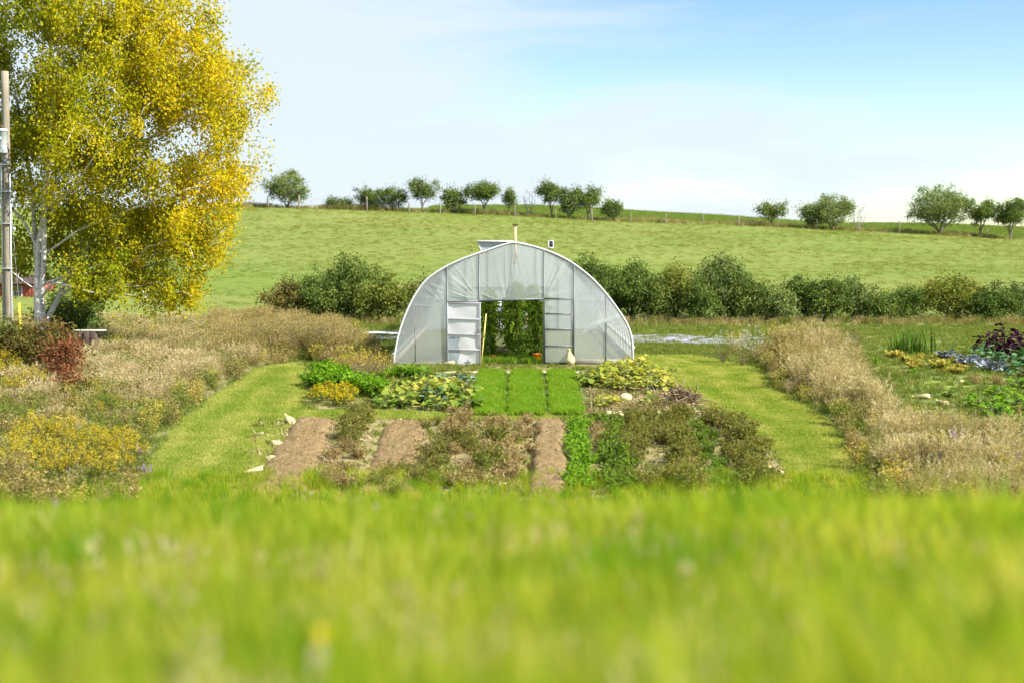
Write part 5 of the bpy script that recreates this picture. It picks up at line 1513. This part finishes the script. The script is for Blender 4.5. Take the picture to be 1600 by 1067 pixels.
# heap of pulled stalks
bx_, by_ = at(1064, 636)
bp_ = empty('brush_pile', (bx_, by_, gz(bx_, by_)), 'heap of pulled brown stalks and roots beside the right mown path', 'brush pile')
for k in range(70):
    a = rng.uniform(0, 6.28); r_ = rng.uniform(.1, .8); h = .45 * (1 - r_) + rng.uniform(0, .12)
    p = np.array([.75 * r_ * math.cos(a), .4 * r_ * math.sin(a), h])
    d = unit(np.array([rng.normal(0, 1), rng.normal(0, .6), rng.normal(0, .45)])) * rng.uniform(.25, .5)
    t = np.linspace(-1, 1, 5)[:, None]
    q = p + d * t + rng.normal(0, .03, (5, 3)); q[:, 2] = np.maximum(q[:, 2], .01)
    MB().tube(q, rng.uniform(.007, .017), 4).build('stalk', m_dkst if k % 3 else m_dryst, bp_)
for q in ([(-.1, 0, .1), (.0, .05, .6), (.12, .0, .85)], [(.1, 0, .2), (-.18, .1, .8)], [(.3, -.1, .4), (-.1, -.2, .75)]):
    MB().tube(q, [.016] * len(q), 5).build('stalk', m_dryst, bp_)
P = sample(poly_px([(915, 612), (1075, 616), (1095, 650), (920, 650)]), 30)
m_lit = foliage('litter', [(0, (.12, .08, .04)), (.5, (.28, .20, .10)), (1, (.58, .50, .32))], .2)
lt = [tuft('litter source', 14, .10, .18, .03, 2.4, m_lit, 2) for _ in range(4)]
scatter('plant_litter', P, lt, rng.uniform(.6, 1.5, len(P)), tilt=.5, label='dry plant litter on the plot before the yellowing squash', cat='litter')
P = sample(poly_px([(400, 655), (1190, 657), (1250, 780), (380, 780)]), 13)
scatter('dry_thatch', P, lt + [tuft('weed sprig source', 20, .16, .14, .022, .7, m_green, 2) for _ in range(2)], rng.uniform(.5, 1.3, len(P)), tilt=.45, label='dry thatch and small weeds between the garden rows', cat='litter')
m_gourd = solid('cream squash', (.52, .45, .22), .5, var=.15)
def gourd(px, py, r_, lb, name='squash', st=1.25, ms=None):
    x, y = at(px, py)
    th = np.linspace(0, 2 * np.pi, 21); ph = np.linspace(0, np.pi, 11)
    rib = 1 + .05 * np.cos(th * 8)
    A = np.stack([st * r_ * np.outer(np.sin(ph), np.cos(th) * rib), r_ * np.outer(np.sin(ph), np.sin(th) * rib), r_ * .85 * np.outer(np.cos(ph), np.ones(21))], -1)
    e = empty(name, (x, y, gz(x, y)), lb, 'squash', rz=rng.uniform(-.5, .5))
    MB().grid(A + (0, 0, r_ * .8)).build('fruit', ms or m_gourd, e, smooth=True)
    MB().tube([(st * r_ * .9, 0, r_ * .9), (st * r_ * 1.25, 0, r_ * 1.05)], [.02, .014], 6).build('stalk', m_dryst, e)
gourd(977, 628, .17, 'large cream squash lying at the left of the dry litter')
gourd(953, 652, .12, 'small cream squash at the near left edge of the littered plot')
gourd(969, 653, .13, 'cream squash beside the small one near the cross path')
gourd(1030, 650, .10, 'small cream squash at the near edge below the brush pile')
0 and gourd(675, 640, .14, 'pale marrow half hidden among the squash leaves left of the seedling strips', st=1.8)
gourd(986, 567 + 4, .05 + .06, 'yellow squash lying in the grass below the right greenhouse corner', ms=m_yel)

# ------------------------------------------------------------------ sacks along the beds
m_sack = solid('cream sackcloth', (.50, .42, .20), .75, var=.2, nscale=14, bump=.3)
m_sackt = solid('yellow sack neck', (.55, .43, .12), .7, var=.2, nscale=14)
def sack():
    """a half filled bag: broad slumped body narrowing to a gathered, tied neck with a flared tail"""
    e = empty('sandbag', (0, 0, 0), cat='sandbag')
    u = np.linspace(0, 1, 20); th = np.linspace(0, 2 * np.pi, 27)
    wdt = np.interp(u, [0, .05, .2, .45, .7, .88, 1], [.03, .12, .165, .155, .11, .06, .035])
    hgt = np.interp(u, [0, .05, .2, .45, .7, .88, 1], [.03, .09, .10, .085, .06, .045, .03])
    fold = 1 + .10 * np.sin(th[None] * 5 + u[:, None] * 4) * (u[:, None] * .8 + .2)
    A = np.stack([np.outer(u * .55 - .2, np.ones(27)) + .02 * np.sin(3 * th)[None], wdt[:, None] * np.cos(th)[None] * fold, hgt[:, None] * (.8 + np.sin(th)[None] * fold) + .02], -1)
    A[..., 2] = np.maximum(A[..., 2], 0)
    MB().grid(A).build('bag', m_sack, e, smooth=True)
    u2 = np.linspace(0, 1, 9); t2 = np.linspace(0, 2 * np.pi, 17)
    w2 = np.array([.04, .034, .03, .03, .036, .045, .05, .05, .02]) * 1.1
    pl_ = 1 + .25 * np.sin(t2[None] * 4) * u2[:, None]
    B = np.stack([np.outer(.34 + u2 * .10, np.ones(17)) + .015 * np.sin(t2 * 4)[None] * u2[:, None], w2[:, None] * np.cos(t2)[None] * pl_, .05 + w2[:, None] * .5 * np.sin(t2)[None] * pl_ + .02 * u2[:, None]], -1)
    MB().grid(B).build('tied_neck', m_sackt, e, smooth=True)
    return e
skp = sack()
for px, py, rz, sc_, tilt, lb in (
    (453, 663, 2.2, 1.0, -.45, 'cream sack propped upright at the far end of the leftmost soil bed'),
    (433, 697, .35, 1.0, 0, 'cream sack lying by the leftmost soil bed, second from its far end'),
    (428, 720, .4, .9, 0, 'flat tan sack third along the edge of the leftmost soil bed'),
    (401, 738, -2.6, .95, 0, 'yellowish sack nearest the grass slope beside the leftmost soil bed'),
    (1152, 662, 1.9, 1.0, -.4, 'upright cream sack at the far end of the right faded row'),
    (1163, 668, .2, .8, 0, 'cream sack lying against the upright one at the right faded row'),
    (1214, 745, 2.0, 1.0, -.3, 'cream sack at the near end of the right mown path'),
    (1444, 623, 2.7, 1.1, 0, 'cream sack lying flat on the grass in the right plot'),
    (1474, 634, 2.0, 1.0, -.2, 'cream sack slumped beside the flat one in the right plot'),
    (891, 570, 1.75, 1.25, -1.05, 'yellow and white sack standing against the film covered door'),
    (703, 571, -.35 + 3.14, 1.2, 0, 'long pale sack on the ground at the foot of the white door'),
    (1502, 598, 1.0, .8, 0, 'small tan sack among the brown plants of the right plot')):
    x, y = at(px, py)
    o = place(skp, x, y, lb, 'sandbag', 'sacks weighing down the beds', rz=rz, sc=sc_)
    o.scale = (sc_ * .8,) * 3
    o.rotation_euler = (0, tilt, rz)
    if tilt: o.location.z += .20 * abs(math.sin(tilt)) * sc_ * .8

# ------------------------------------------------------------------ plastic sheets on the ground behind
m_pl = solid('crumpled plastic sheet', (.30, .30, .34), .45, var=.35, nscale=3, stretch=(1, 3, 1), spec=.5)
m_plw = solid('white plastic sheet', (.78, .77, .76), .45, var=.12, nscale=4)
def crumple(xx, yy): return .05 * np.abs(vnoise(xx, yy, 3.2, 5)) + .05 * np.abs(vnoise(xx * .5, yy * 2, 5, 8))
tag(drape('plastic_sheet', poly_px([(566, 518), (640, 518), (640, 533), (574, 533)]), m_pl, .03, .09, None, .05, crumple), 'grey crumpled plastic sheet on the ground left of the greenhouse', 'plastic sheet')
tag(drape('plastic_fold', poly_px([(563, 524.6), (640, 524.6), (640, 527), (563, 527)]), m_plw, .14, .06, None, .03, crumple), 'white rolled fold of sheet lying along the grey sheet left of the greenhouse', 'plastic sheet')
tag(drape('plastic_sheet', poly_px([(985, 525), (1150, 529), (1340, 531), (1340, 537), (1160, 539), (985, 538)]), m_pl, .03, .09, None, .05, crumple), 'long grey plastic sheet on the ground right of the greenhouse', 'plastic sheet')
P = np.concatenate([sample(poly_px([(988, 538), (1180, 540), (1180, 553), (990, 552)]), 14), sample(poly_px([(560, 500), (640, 500), (640, 516), (560, 516)], 60), 10), sample(poly_px([(985, 515), (1600, 515), (1600, 523), (985, 523)], 60), 5)])
wg = [tuft('weed green source', 34, .42, .26, .03, .5, m_green, 3) for _ in range(3)]
scatter('weedy_verge', P, wg, rng.uniform(.25, .6, len(P)), label='weedy verge along the plastic sheets', cat='weeds')
# ------------------------------------------------------------------ meadow growth
tan_t = [tuft('tan grass source', 85, 1.0, .32, .011, .40, m_tan, 4, hvar=.6, heads=.35, head_len=.16, head_w=.016) for _ in range(4)]
fluff_t = [tuft('pale grass source', 95, .95, .32, .010, .55, m_tan, 4, hvar=.5, heads=.6, head_len=.20, head_w=.022) for _ in range(3)]
brn_t = [tuft('brown weed source', 60, 1.15, .3, .012, .22, m_brown, 4, hvar=.5, heads=.6, head_len=.22, head_w=.022) for _ in range(3)]
grn_t = [tuft('green weed source', 60, .65, .3, .022, .5, m_green, 3, hvar=.6, heads=.1, head_w=.015) for _ in range(3)]
lown = [tuft('low weed source', 34, .20, .24, .024, .8, m_green, 2) for _ in range(3)]
leafy_t = []
for mm_ in (m_gleaf, m_orl, m_brown, m_green, m_with):
    sb_, lv_, _ = herb(.75, .6, 12, 16, .09, .03, drop=.1, bend=.3)
    leafy_t.append(ob('leafy weed source', mesh('leafy weed source', lv_[0], lv_[1], {'rnd': lv_[2]}), mm_, linked=False))
LM = poly_px([(-170, 503), (250, 505), (345, 505), (480, 512), (565, 520), (600, 560), (560, 572), (470, 566), (400, 576), (330, 622), (270, 672), (235, 720), (215, 800), (-240, 800)])
P = sample(LM, 13)
GC = poly_px([(-60, 690), (60, 680), (195, 690), (222, 735), (205, 775), (-60, 775)])
P = P[~(inside(P, GC) & (rng.uniform(size=len(P)) < .8))]
pn = vnoise(P[:, 0], P[:, 1], .8, 21) + rng.normal(0, .2, len(P))
dl_ = P[:, 0] / P[:, 1]                                   # bearing
pn = pn + .15 * rng.normal(0, 1, len(P))
far = P[:, 1] > 52
near = P[:, 1] < 43
kind = np.where(far & (dl_ > X(330, 1)), 2, np.where(pn > .12, 0, np.where(pn > -.1, 1, 3)))
kind = np.where(near & (rng.uniform(size=len(P)) < .55), 3, kind)
kind = np.where((rng.uniform(size=len(P)) < .27), 3, kind)
kind = np.where((vnoise(P[:, 0], P[:, 1], 1.1, 90) > .22) & ~far & (rng.uniform(size=len(P)) < .75), 3, kind)
edl = np.clip(pdist(P, LM) / 1.3, .35, 1)
kind = np.where((dl_ > X(180, 1)) & (dl_ < X(420, 1)) & (P[:, 1] > 44) & (P[:, 1] < 55), np.where(rng.uniform(size=len(P)) < .6, 1, 0), kind)
tall = np.where(near, .75, 1.0)
for k, (nm, tt, lb, s0) in enumerate((('dry_grass', tan_t, 'tall dry tan grass in the left meadow', .85), ('pale_grass', fluff_t, 'pale feathery grass in the left meadow', .95), ('brown_weeds', brn_t, 'tall brown weeds at the back of the left meadow', 1.05), ('green_weeds', grn_t, 'green weeds low in the left meadow', 1.0))):
    q = kind == k
    scatter(nm, P[q], tt, s0 * edl[q] * .82 * tall[q] * rng.uniform(.45, 1.2, q.sum()) * (1 + .35 * vnoise(P[q][:, 0], P[q][:, 1], 1.6, 61)), label=lb, cat='grass' if k < 2 else 'weeds')
RM = poly_px([(1180, 562), (1205, 552), (1300, 548), (1345, 562), (1362, 605), (1392, 640), (1440, 668), (1520, 676), (1600, 684), (1800, 690), (1800, 800), (1365, 800), (1340, 730), (1300, 652), (1208, 604)])
P = sample(RM, 17)
edr = np.clip(pdist(P, RM) / .8, .55, 1)
pn = vnoise(P[:, 0], P[:, 1], .8, 41) + rng.normal(0, .2, len(P))
u_ = X(1, P[:, 1]) * 0 + P[:, 0] / P[:, 1] * F + 800     # bearing of each clump
back = P[:, 1] > 50
kind = np.where(back, np.where(pn > -.05, 2, 0), np.where(pn > .0, 0, np.where(pn > -.22, 1, 3)))
rimd = pdist(P, PRt)
rim = (rng.uniform(size=len(P)) < .6) & (rimd < .9)
kind = np.where(rim, 3, kind)
near = P[:, 1] < 41
kind = np.where(near & (rng.uniform(size=len(P)) < .35), 3, kind)
kind = np.where((rng.uniform(size=len(P)) < .27), 3, kind)
kind = np.where((vnoise(P[:, 0], P[:, 1], 1.1, 91) > .25) & ~back & (rng.uniform(size=len(P)) < .75), 3, kind)
for k, (nm, tt, lb, s0) in enumerate((('dry_grass', tan_t, 'tall dry tan grass in the right meadow strip', 1.25), ('pale_grass', fluff_t, 'pale feathery grass in the right meadow strip', 1.25), ('brown_weeds', brn_t, 'tall brown weeds at the back of the right meadow strip', 1.05), ('green_weeds', grn_t, 'green weeds edging the right meadow strip', .75))):
    q = kind == k
    scatter(nm, P[q], tt, s0 * .85 * edr[q] * rng.uniform(.45, 1.25, q.sum()) * np.where(near[q], .8, 1) * (1 + .35 * vnoise(P[q][:, 0], P[q][:, 1], 1.6, 62)), label=lb, cat='grass' if k < 2 else 'weeds')
P = np.concatenate([sample(LM, 3.4), sample(RM, 3.0)])
scatter('wild_plants', P, leafy_t, rng.uniform(.5, 1.25, len(P)), label='mixed leafy wild plants among the meadow grass', cat='weeds')
RPlot = poly_px([(1345, 560), (1640, 552), (1640, 690), (1420, 672), (1375, 640)])
P = sample(RPlot, 7)
P = P[vnoise(P[:, 0], P[:, 1], 1.3, 71) > -.12]
scatter('plot_weeds', P, grn_t + leafy_t[2:4] + lown, rng.uniform(.15, .5, len(P)), label='weeds between the crops of the right plot', cat='weeds')
# low weeds over the rest of the garden floor
allp = np.column_stack([rng.uniform(-30, 36, 30000), rng.uniform(31, 77, 30000)])
k = np.abs(allp[:, 0]) < .42 * allp[:, 1] + 1
k &= ~((np.abs(allp[:, 0]) < 4.9) & (allp[:, 1] > 53.6) & (allp[:, 1] < 74.3))
for q in (PL, PRt, PC): k &= ~inside(allp, q)
k &= ~inside(allp, poly_px([(440, 650), (1190, 655), (1260, 790), (365, 790)]))
k &= ~inside(allp, poly_px([(735, 580), (915, 580), (918, 652), (735, 652)]))
P = allp[k]
scatter('low_weeds', P, lown, rng.uniform(.35, 1.1, len(P)), label='low green weeds over the garden floor', cat='weeds')

# ------------------------------------------------------------------ single meadow plants
gold_p = [herbproto('goldenrod_plant', 'plant', m_dryst, m_gleaf, m_gold, H=1.05, Wd=.95, nst=24, lps=14, L=.10, Wl=.022, drop=-.3, bend=.15, stem=.007, heads=(38, .11, .035)) for _ in range(3)]
gp = [(40, 720), (75, 735), (110, 722), (148, 730), (178, 735), (60, 700), (95, 700), (130, 705), (165, 715), (190, 720), (25, 745), (120, 755), (160, 758), (185, 752), (85, 758), (200, 738)]
for px, py in gp:
    x, y = at(px, py)
    place(gold_p[rng.integers(3)], x, y, 'goldenrod with dull yellow plumes in the near left meadow clump', 'goldenrod', 'goldenrod in the near left meadow', sc=rng.uniform(.75, 1.1))
for px, py in ((12, 600), (32, 606), (-8, 612), (50, 618), (22, 628)):
    x, y = at(px, py)
    place(gold_p[rng.integers(3)], x, y, 'goldenrod at the left edge below the red leaved shrub', 'goldenrod', 'goldenrod below the red leaved shrub', sc=rng.uniform(.95, 1.25))
for px, py in ((160, 630), (180, 642), (208, 628), (150, 655), (225, 622)):
    x, y = at(px, py)
    place(gold_p[rng.integers(3)], x, y, 'small scattered goldenrod in the middle of the left meadow', 'goldenrod', 'scattered goldenrod in mid meadow', sc=rng.uniform(.45, .65))
# red and green dogwood shrub under the birch
def dog(px, py, Hm, Wm, mat, lb, name='dogwood_shrub'):
    x, y = at(px, py)
    wb, lv = shrub(Hm, Wm, int(110 * Wm * Hm / 3), 15, .12, tip=.005, sig=.20, stems=8, hollow=2.0, Wl=.055, drop=.25, low=.05)
    e = empty(name, (x, y, gz(x, y)), lb, 'shrub')
    wb.build('stem', m_dkst, e)
    ob('crown', mesh('crown', *[lv[0], lv[1], {'rnd': lv[2]}]), mat, e)
dog(-18, 592, 2.3, 2.6, m_dark, 'dark green shrub cut by the left edge below the utility pole')
dog(34, 590, 2.2, 2.6, m_red, 'green and russet shrub in front of the utility pole')
dog(82, 594, 2.15, 2.0, m_red, 'russet leaved shrub in front of the birch trunk')
dog(98, 606, 1.8, 1.3, m_redd, 'deep red leaved shrub beside the dark wooden trough')
dog(112, 622, 1.1, .8, m_redd, 'small red leaved sapling sprawling below the deep red shrub')
# brown weed clumps, seed stalks, asters
brown_p = [herbproto('seed_weed', 'plant', m_dkst, m_brown, m_brown, hname='seed_heads', H=1.25, Wd=.9, nst=26, lps=10, L=.07, Wl=.02, drop=0, bend=.15, heads=(16, .09, .035)) for _ in range(2)]
for px, py, s_, lb in ((222, 560, 1.15, 'dark brown seedy weed clump below the lowest birch leaves'), (262, 566, .9, 'brown seed weed right of the clump under the birch'), (238, 600, .85, 'brown seeded stalks beside the plank bench'), (36, 770, .8, 'dark seed stalks at the near left edge of the meadow'), (8, 768, .9, 'dark seed stalks cut by the left edge of the view'), (120, 645, .6, 'small dark seed weed in the middle of the left meadow'),
    (1335, 555, 1.1, 'large rusty brown seed weed at the back of the right meadow strip'), (1305, 560, .9, 'rusty seed weed left of the largest one in the right meadow strip'), (1440, 742, .95, 'dark brown seedy clump in the near right meadow'), (1470, 750, 1.05, 'tall dark brown seed clump near the purple aster'), (1505, 748, .8, 'brown seed clump right of the purple aster')):
    x, y = at(px, py)
    place(brown_p[rng.integers(2)], x, y, lb, 'weed', sc=s_)
hed = [herbproto('flowering_weed', 'plant', m_dryst, m_gleaf, m_whitef, H=1.3, Wd=1.0, nst=24, lps=18, L=.07, Wl=.02, drop=0, bend=.2, heads=(10, .06, .04)) for _ in range(1)]
for px, py, s_, lb in ((1130, 568, 1.05, 'white tufted weed at the bend of the right mown path'), (1160, 572, 1.0, 'white seeded weed right of the one at the bend'), (1175, 560, 1.1, 'white flecked weed before the right end of the plastic sheet')):
    x, y = at(px, py); place(hed[0], x, y, lb, 'weed', sc=s_)
ylw = [herbproto('yellow_weed', 'plant', m_dryst, m_orl, m_gold, H=1.2, Wd=.8, nst=20, lps=26, L=.06, Wl=.025, drop=0, bend=.2, heads=(6, .06, .04)) for _ in range(1)]
for px, py, s_, lb in ((1150, 556, 1.15, 'yellow brown weed standing before the long plastic sheet'), (1205, 552, 1.25, 'tall yellow brown weed at the head of the right meadow strip'), (1240, 556, 1.0, 'yellow brown weed between the tall one and the rusty clump'), (1362, 648, .55, 'orange tinged weed on the right meadow edge')):
    x, y = at(px, py); place(ylw[0], x, y, lb, 'weed', sc=s_)
ast = [herbproto('aster_plant', 'plant', m_dryst, m_gleaf, m_aster, H=.8, Wd=.5, nst=9, lps=16, L=.07, Wl=.018, drop=0, bend=.2, heads=(16, .045, .04)) for _ in range(1)]
for px, py, s_, lb in ((222, 728, .8, 'purple aster beside the left mown path'), (230, 758, .75, 'second purple aster nearer the grass slope by the left mown path'), (1497, 715, 1.1, 'bright purple aster in the right meadow'), (1466, 748, .9, 'pink purple aster among the brown clump in the right meadow'), (1584, 745, .9, 'pale purple aster at the right edge of the meadow')):
    x, y = at(px, py); place(ast[0], x, y, lb, 'aster', sc=s_)
tsp = [herbproto('mullein_stalk', 'plant', m_dkst, m_brown, m_brown, hname='seed_head', H=1.35, Wd=.16, nst=2, lps=6, L=.05, Wl=.02, drop=0, bend=0, stem=.012, heads=(60, .13, .03)) for _ in range(1)]
for px, py, s_, lb in ((40, 700, 1.1, 'tall dark seed stalk rising behind the goldenrod'), (75, 688, .8, 'shorter dark seed stalk behind the goldenrod'), (298, 612, 1.0, 'dark seed stalk amid the pale feathery grass'), (1468, 715, 1.0, 'dark seed stalk left of the purple aster')):
    x, y = at(px, py); place(tsp[0], x, y, lb, 'weed stalk', sc=s_)

# ------------------------------------------------------------------ right vegetable plot
iris = [tuft('iris blades', 34, 1.25, .42, .055, .35, foliage('sword leaves', [(0, (.04, .10, .014)), (.6, (.10, .20, .022)), (1, (.24, .28, .05))], .35), 4) for _ in range(2)]
def irisp(q):
    e = empty('sword_leaf_plant', (0, 0, 0), cat='plant')
    q.name = 'blades'; link(q, e)
    return e
iris = [irisp(q) for q in iris]
for px, py, s_, lb in ((1398, 552, .8, 'small sword leaved clump behind the orange patch, left one'), (1420, 552, 1.05, 'sword leaved clump behind the orange patch, middle one'), (1448, 553, 1.1, 'broadest sword leaved clump behind the orange patch')):
    x, y = at(px, py); place(iris[rng.integers(2)], x, y, lb, 'plant', sc=s_)
org = [herbproto('fading_crop_plant', 'plant', m_stem, m_orl, H=.30, Wd=.75, nst=18, lps=18, L=.11, Wl=.08, drop=.0, bend=.8) for _ in range(2)]
for p0, p1 in (((1392, 560), (1480, 562)), ((1396, 568), (1500, 570)), ((1420, 576), (1515, 578)), ((1450, 583), (1525, 585))):
    rowplants(org, p0, p1, .58, 'low orange and yellow leaved plant in the patch before the sword leaved clumps', 'orange fading patch in the right plot', sc=(.8, 1.2), jit=.15)
rowplants(pars, (1352, 570), (1385, 574), .5, 'low green plant left of the orange patch', 'green plants left of the orange patch', sc=(.6, .8))
rowplants(pars, (1405, 584), (1430, 586), .5, 'bright green weed in front of the orange patch', 'bright weeds before the orange patch', sc=(.4, .55))
cabp = [bigproto('cabbage_plant', 'plant', m_cabp, H=.40, Wd=.6, n=24, L=.24, Wl=.18, erect=1.0, lobes=.1) for _ in range(2)]
for p0, p1 in (((1465, 560), (1540, 572)), ((1490, 568), (1560, 580)), ((1525, 578), (1580, 586))):
    rowplants(cabp, p0, p1, .55, 'grey purple cabbage in the band right of the orange patch', 'purple cabbages in the right plot', sc=(.75, 1.1), jit=.08)
cabg = [bigproto('kale_plant', 'plant', foliage('dark blue green leaves', [(0, (.03, .085, .035)), (.5, (.07, .16, .06)), (1, (.19, .29, .13))], .2, wn_=.1), H=.55, Wd=.75, n=30, L=.28, Wl=.18, erect=.8, lobes=.2) for _ in range(2)]
for p0, p1 in (((1545, 566), (1620, 572)), ((1565, 576), (1630, 582)), ((1585, 588), (1640, 594)), ((1520, 560), (1540, 562))):
    rowplants(cabg, p0, p1, .6, 'dark green kale plant at the right edge behind the purple cabbages', 'dark green kale at the right edge', sc=(.8, 1.15), jit=.1)
kal = [bigproto('purple_kale', 'plant', m_kale, m_kale, H=1.05, Wd=1.0, n=52, L=.30, Wl=.16, erect=.5, lobes=.5, wav=.08) for _ in range(2)]
for px, py, s_, lb in ((1546, 556, 1.0, 'dark purple kale, left one of the group at the right edge'), (1570, 558, 1.25, 'tallest dark purple kale at the right edge'), (1590, 562, 1.0, 'dark purple kale right of the tallest one'), (1612, 560, 1.0, 'dark purple kale cut by the right edge of the view')):
    x, y = at(px, py); place(kal[rng.integers(2)], x, y, lb, 'kale', sc=s_)
rowplants(with_p, (1515, 600), (1575, 602), .6, 'dry reddish brown plant in the short row before the purple cabbages', 'brown plants before the purple cabbages', sc=(.6, .8))
pot = [bigproto('potato_plant', 'plant', m_bright, H=.38, Wd=.85, n=70, L=.15, Wl=.12) for _ in range(2)]
for p0, p1 in (((1545, 616), (1640, 622)), ((1555, 626), (1650, 634)), ((1520, 636), (1640, 646)), ((1545, 648), (1640, 655)), ((1560, 662), (1660, 672)), ((1575, 605), (1640, 609))):
    rowplants(pot, p0, p1, .65, 'bright green leafy plant in the thick patch at the right edge', 'bright leafy crop at the right edge', sc=(.85, 1.2), jit=.12)
rowplants(squ, (1452, 618), (1490, 622), .6, 'small squash plant behind the two sacks in the right plot', 'squash plants behind the sacks in the right plot', sc=(.4, .55))
drape('mown_path', poly_px([(1390, 592), (1525, 596), (1530, 612), (1390, 606)]), m_mown, .012, rough=.2)

# ------------------------------------------------------------------ foreground slope: blurred grass and flowers
m_fg = foliage('meadow blades', [(0, (.05, .20, .014)), (.3, (.12, .29, .016)), (.55, (.26, .34, .016)), (.78, (.42, .43, .05)), (1, (.62, .57, .20))], .6, wr=.22, wo_=.42, wn_=.52, nscale=1.3, tint=(1.2, 1.15, .45))
fgt = [tuft('meadow grass source', 34, .50, .15, .013, .38, m_fg, 5, hvar=.62, heads=.02, head_len=.10, head_w=.010) for _ in range(5)]
P = np.column_stack([rng.uniform(-7, 7, 42000), 0.7 + 14.3 * rng.uniform(0, 1, 42000)])
P = P[np.abs(P[:, 0]) < .40 * P[:, 1] + .7]
pn = vnoise(P[:, 0], P[:, 1], 1.6, 13)
sc_ = rng.uniform(.5, 1.05, len(P)) * (1 + .28 * pn)
sc_ = np.where(rng.uniform(size=len(P)) < .04, sc_ * 1.3, sc_)
sc_ *= 1 + .16 * vnoise(P[:, 0], P[:, 1] * .3, 3.2, 15)
sc_ *= np.interp(P[:, 0] / P[:, 1], [-.4, -.15, .1, .35], [.93, .93, 1.0, 1.05])
scatter('meadow_grass', P, fgt, sc_, tilt=.16, label='long yellow green meadow grass blurred in the foreground', cat='grass')
st_t = [tuft('straw stem source', 4, .50, .10, .006, .25, m_tan, 4, hvar=.3, heads=.8, head_len=.12, head_w=.014) for _ in range(3)]
P = np.column_stack([rng.uniform(-6, 6, 1100), rng.uniform(1.6, 12, 1100)])
P = P[np.abs(P[:, 0]) < .40 * P[:, 1] + .5]
scatter('seed_stems', P, st_t, rng.uniform(.6, 1.0, len(P)), tilt=.12, label='pale grass stems rising through the blurred foreground grass', cat='grass')
P = np.column_stack([rng.uniform(-13, 13, 9000), rng.uniform(14, 33, 9000)])
P = P[np.abs(P[:, 0]) < .40 * P[:, 1] + .7]
scatter('slope_grass', P, fgt, rng.uniform(.5, .9, len(P)), tilt=.2, label='meadow grass on the slope below the crest', cat='grass')
def flower(name, cat, mat, h, r_, n, label_, stemm):
    sb = MB().tube([(0, 0, 0), (.01, 0, h * .5), (0, .01, h)], [.004, .003, .003], 5)
    d = unit(rng.normal(0, 1, (n, 3)) + (0, 0, .5))
    V, Q = leaves_geo(np.zeros((n, 3)) + (0, .01, h), d, r_ * rng.uniform(.8, 1.2, n), r_ * .35)
    return proto(name, cat, [('stem', sb, stemm), ('petals', (V, Q, np.repeat(rng.uniform(0, 1, n), 4)), mat)])
clov = flower('clover_flower', 'flower', m_pink, .42, .016, 60, '', m_stem)
def on_slope(px, py, h):
    d = ray(px, py)
    for y in np.arange(2, 16, .05):
        if EYE + d[2] * y < gz(d[0] * y, y) + h: return d[0] * y, y
    return d[0] * 10, 10
for i, (px, py) in enumerate([(645, 786), (660, 782), (720, 778), (735, 790), (862, 775), (1190, 790), (148, 772), (168, 795), (370, 765), (465, 772), (545, 778), (590, 795), (90, 800), (905, 770)]):
    x, y = on_slope(px, py, .42)
    place(clov, x, y, 'pink clover head standing out of the blurred grass crest', 'flower', 'pink clover along the grass crest', sc=rng.uniform(.85, 1.15))
m_dan = foliage('dandelion petals', [(0, (.65, .55, .02)), (1, (.80, .70, .05))], .3)
dand = flower('yellow_flower', 'flower', m_dan, .36, .024, 60, '', m_stem)
x, y = on_slope(508, 995, .36)
place(dand, x, y, 'single blurred yellow flower low in the foreground grass', 'flower')
x, y = on_slope(586, 781, .36)
place(dand, x, y, 'small yellow flower at the crest of the foreground grass', 'flower')
m_cream = foliage('cream petals', [(0, (.50, .46, .26)), (1, (.62, .58, .38))], .3)
wfl = flower('white_flower', 'flower', m_cream, .36, .017, 60, '', m_stem)
for (px, py, lb) in ((490, 1026, 'pale round flower head near the lower edge of the foreground grass'), (1216, 800, 'pale flower head at the crest before the right mown path'), (1494, 940, 'white flower head in the grass at the lower right')):
    x, y = on_slope(px, py, .36); place(wfl, x, y, lb, 'flower')

for _e in [o for o in list(COL.objects) if o.parent is None and o.type == 'EMPTY' and 'category' in o and 'label' not in o]:
    for _c in list(_e.children):
        bpy.data.objects.remove(_c)
    bpy.data.objects.remove(_e)

for _o in COL.objects:          # leaf, petal and plume masses too small to pick apart singly
    if _o.parent is not None and _o.type == 'MESH' and _o.name.split('.')[0] in ('foliage', 'leaves', 'petals', 'flower_heads', 'seed_heads', 'seed_head', 'yellow_tips', 'blades', 'crown'):
        _o['kind'] = 'stuff'
